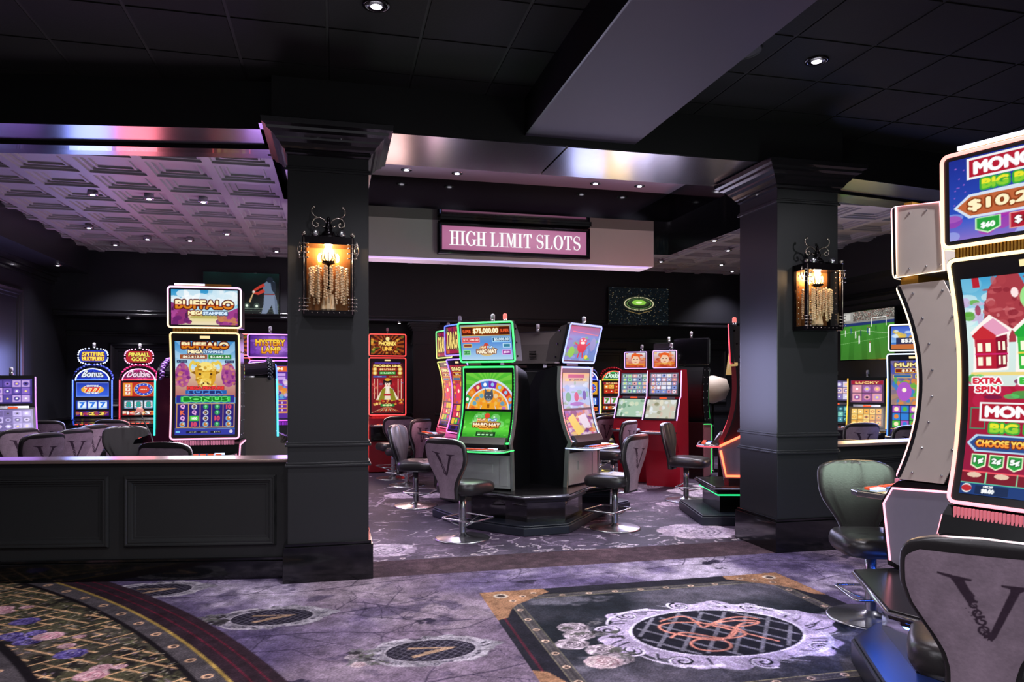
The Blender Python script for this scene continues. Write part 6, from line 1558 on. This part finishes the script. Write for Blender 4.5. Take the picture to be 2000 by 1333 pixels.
o = arch_machine(art_grid(61, '#301008', ['#e88030', '#c83018', '#f0c050'], 2, 4, '$7,530.89'), art_reels('#c02020', '#e84040', '#38a848', num='7'), art_slab(['#c02020', '#e8a030'], '1 2 3', '#ffffff', 6, 60, 20), art_slab(['#187838', '#40c868'], 'Double', '#d8ffe0', 7, 60, 24), art_777(), '#d8e840', '#ff4030', '#b81828', sign=False)
slot(o, 1199, 14.4, 14, 'green and red arched slot machine with red cresting, left of the white-screened pair', g=('#c0a040', 20))
o = arch_machine(art_wheel7(), art_reels('#103038', '#c82828', '#20a8a0'), art_slab(['#c02020', '#e8a030'], 'X', '#ffffff', 6, 60, 20), art_slab(['#b01868', '#e848a0'], 'Double', '#ffd8f0', 7, 60, 24), art_777(), '#30d8b8', '#ff5090', '#9a6ac0', sign=False, side_col=mat('wine_side', '#7a2850', .3, metal=.2))
slot(o, 322, 8.9, -84, 'dark arched slot machine seen from its side, touching the left of the buffalo machine')
o = arch_machine(art_777(), art_reels('#1838b0', '#ffffff', '#2878e8'), art_slab(['#501080', '#e8a030'], 'X', '#ffe060', 6, 60, 20), art_slab(['#1838c8', '#4868f0'], 'Bonus', '#e8f0ff', 7, 60, 24), art_777(), '#48d0f0', '#4870ff', '#2a2c38', sign=False, side_col=mat('taupe_side', '#6c625e', .5, noise=.04))
slot(o, 535.6, 8.76, 112, 'machine with a plain taupe side, right of the golden bison machine')
# bison machine
o = portrait_machine(art_bison_main(), art_bison_top(), ['#ff9ac0', '#ffb0a0', '#ffd080', '#f8b0f0'], side=M_CHAR, edge=None, strength=2.3, bow=.05)
slot(o, 400, 7.75, 12, 'tall slot machine with a golden bison head on its screen, behind the left half wall', g=('#f0dcf4', 26))
o = portrait_machine(art_lamp_main(), art_lamp_top(), ['#c040ff', '#b050ff', '#d080ff'], zb=1.05, zt=1.92, tz=(1.95, 2.29), w_=.58, tw=.62, bow=.06, side=M_CHAR, gold=False, strength=2.)
slot(o, 528, 10.4, 18, 'purple slot machine with a gold lettered top sign, against the left column', g=('#c898ff', 24))
o = portrait_machine(art_fire_main(), art_fire_top(), ['#ff3030', '#ff4038'], zb=1.05, zt=2.02, tz=(2.05, 2.42), w_=.6, tw=.6, bow=.02, side=M_RED, gold=False); slot(o, 452, 12.3, 12, 'red-edged machine of which a sliver shows right of the bison machine')
# slant machines
sl = [art_grid(71, '#40307a', ['#8868c8', '#c8a8e8', '#5848a0'], 3, 4), art_grid(72, '#7868a8', ['#a898d8', '#c8b8f0', '#685898'], 3, 4)]
o = slant_machine(sl, '#c070ff', top_z=1.70, strength=1.4); slot(o, 24, 10.0, 38, 'violet slant-top slot machine at the far left in front of the panelled wall', g=('#b080ff', 5))
w1 = [art_grid(73, '#606878', ['#c8d0e0', '#8898c8', '#e8b0b0', '#98d8a8'], 5, 5), art_slab(['#a8c8b0', '#e8e8c8', '#588868', '#c8d8e8', '#f0f0f8'], '', '#ffffff', 9)]
w2 = [art_grid(74, '#606070', ['#d8d0e8', '#8898d8', '#d890a0', '#e8e8f8'], 5, 5), art_slab(['#c8c8b8', '#f0e8d0', '#888868', '#e8f0f8', '#d8b8a8'], '', '#ffffff', 10)]
M_R2 = mat('raspberry_shell', '#b0182c', .25, metal=.2, noise=.04)
o = slant_machine(w1, '#c8a0ff', art_face(1), top_z=1.80, shell=M_R2); slot(o, 1238, 11.8, -30, 'left one of the white-screened pair with a red-haired face on the small top screen', g=('#e0d8ff', 20))
o = slant_machine(w2, '#d8a0f0', art_face(2), top_z=1.80, shell=M_R2); slot(o, 1295, 11.25, -30, 'right one of the white-screened pair, with a red side panel', g=('#e0d8ff', 20))
# machines turned away
for u, d, ph, lb in ((1308, 14.1, 155, 'machine turned away with a dark back screen, behind the red-sided pair'), (1352, 12.6, 150, 'machine turned away, lit green low down, left of the red side-lit machine')):
    o = portrait_machine(t1, tt1, ['#30ff70', '#2a4a30', '#28382c'], zb=.95, zt=1.85, tz=(1.90, 2.36), w_=.62, tw=.60, side=M_BLACKG, gold=False, strength=1.2, thick=.34, tthick=.12, con_side=mat('rose_side', '#c07880', .4, noise=.04)); slot(o, u, d, ph, lb)
# red side-lit machine
o = dual_machine(crit, ['#ff2838', '#ff3848'], tilt_top=.0, body=mat('dark_red_body', '#3a0810', .3, metal=.3), edge_m=M_RED, strength=2.2, body_depth=.62)
# its console wing with orange-red light lines
for s in (-1, 1):
    x = s*.345; q = [(.62, .52), (-.06, .50), (-.12, .84), (.62, 1.22)]
    wg = MB().side(q, x-.012, x+.012).build('console_side', mat('lilac_grey_side', '#8a8490', .4, metal=.3), o)
    MB().tube([(x+s*.02, .60, .545), (x+s*.02, -.03, .53), (x+s*.02, -.09, .82)], .014).build('light_line', glow('orange_red_line', '#ff5a38', 5.), wg, True)
    MB().tube([(x+s*.02, -.10, .87), (x+s*.02, .62, 1.24)], .014).build('light_line', glow('orange_red_line', '#ff5a38', 5.), wg, True)
slot(o, 1424, 8.75, -107, 'red slot machine in profile with orange light lines, left of the right column', g=('#ff8080', 16))
candle(o, 0, .06, 2.27, glow('red_candle', '#ff7068', 1.5))
P0 = [Vector(cw(*p)) for p in ((2.30, 8.3), (3.25, 8.3), (3.25, 9.2), (2.30, 9.2))]
P1 = [Vector(cw(*p)) for p in ((2.12, 8.2), (3.3, 8.15), (3.3, 9.3), (2.12, 9.3))]
plinth('machine_plinth', P0, P1, .42, .12, 'dark plinth with green-lit foot under the red side-lit machine', ('#20e070', 3.))
# right bay
o = slant_machine([art_grid(75, '#604060', ['#c8a0d8', '#e8c8f0', '#a060a0', '#e8a0b0'], 2, 3, 'LUCKY'), art_grid(76, '#584018', ['#e8a838', '#f8d070', '#c87828'], 3, 5)], '#ffb838', top_z=1.68, strength=1.6); slot(o, 1693, 11.2, -30, 'slant-top machine with a pale violet upper screen, under the football television', g=('#ffd090', 20))
o = slant_machine([art_grid(77, '#504870', ['#d8d0f0', '#8878b8', '#f0c8c8'], 3, 4), art_grid(78, '#183848', ['#50a0b0', '#80d0c0', '#285868'], 3, 5)], '#8090c8', top_z=1.68, strength=1.2); slot(o, 1632, 12.3, -28, 'slant-top machine half hidden by the right column')
mum = art_tall(79, 'MUMMY', '#3848b8', '#e8a848', ['#b058c8', '#50b848', '#e88838', '#3080d8'], '$53,112')
o = portrait_machine(mum, art_mine_top(), ['#3878ff', '#4890ff', '#c8e0ff', '#fff0d0'], zb=.82, zt=2.01, tz=(2.04, 2.42), w_=.66, tw=.62, side=M_CHAR, gold=False, strength=2.2, bow=.07); slot(o, 1783, 10.2, -34, 'blue-edged slot machine showing a dollar jackpot, behind the curved grey side panel', g=('#90a0ff', 30))

# table lamp in the passage behind the red machine
t = empty('table_lamp'); place(t, 1443, 11.5, 0, .0)
MB().box(-.3, .3, -.2, .2, .70, .74).box(-.28, -.24, -.18, .18, 0, .7).box(.24, .28, -.18, .18, 0, .7).build('console_table', M_BLACKG, t)
MB().rev([(.08, .74), (.08, .76), (.02, .80), (.03, .95), (.055, 1.05), (.03, 1.15), (.012, 1.25), (.012, 1.72)], 0, 0, 16).build('lamp_base', M_GOLD, t, True)
MB().rev([(.20, 1.72), (.15, 2.07), (.148, 2.07), (.198, 1.72)], 0, 0, 24).build('lamp_shade', glow('warm_shade', '#c8a468', .75), t, True)
tag(t, 'lamp with a cream shade on a small table, just left of the right column', 'table lamp')
t = MB().rev([(.02, 1.22), (.22, 1.30), (.30, 1.48), (.24, 1.66), (.02, 1.72)], 0, 0, 28).build('round_shade', mat('beige_shade', '#a89a8c', .6, noise=.05), None, True); place(t, 1392, 13.2, 0); 
tag(t, 'round beige lamp globe seen between the machines left of the red one', 'lamp')
b = MB(); b.rev([(.2, 0), (.2, .02), (.02, .04), (.02, 1.24)], 0, 0, 16).build('stand', M_IRON, t, True)
# microphone arm near the red arched machine
t = empty('ticket_arm'); place(t, 300, 8.2, 0)
MB().tube([(0, 0, .0), (0, 0, .9), (-.03, 0, 1.02), (-.12, 0, 1.2), (-.15, 0, 1.28)], .008).build('arm', M_SILVER, t, True)
MB().rev([(.03, 1.27), (.04, 1.30), (.02, 1.33)], -.155, 0, 10).build('lit_head', glow('arm_head', '#e89890', .8), t, True)
tag(t, 'thin bent arm with a small lit head, in front of the dark arched side', 'arm')
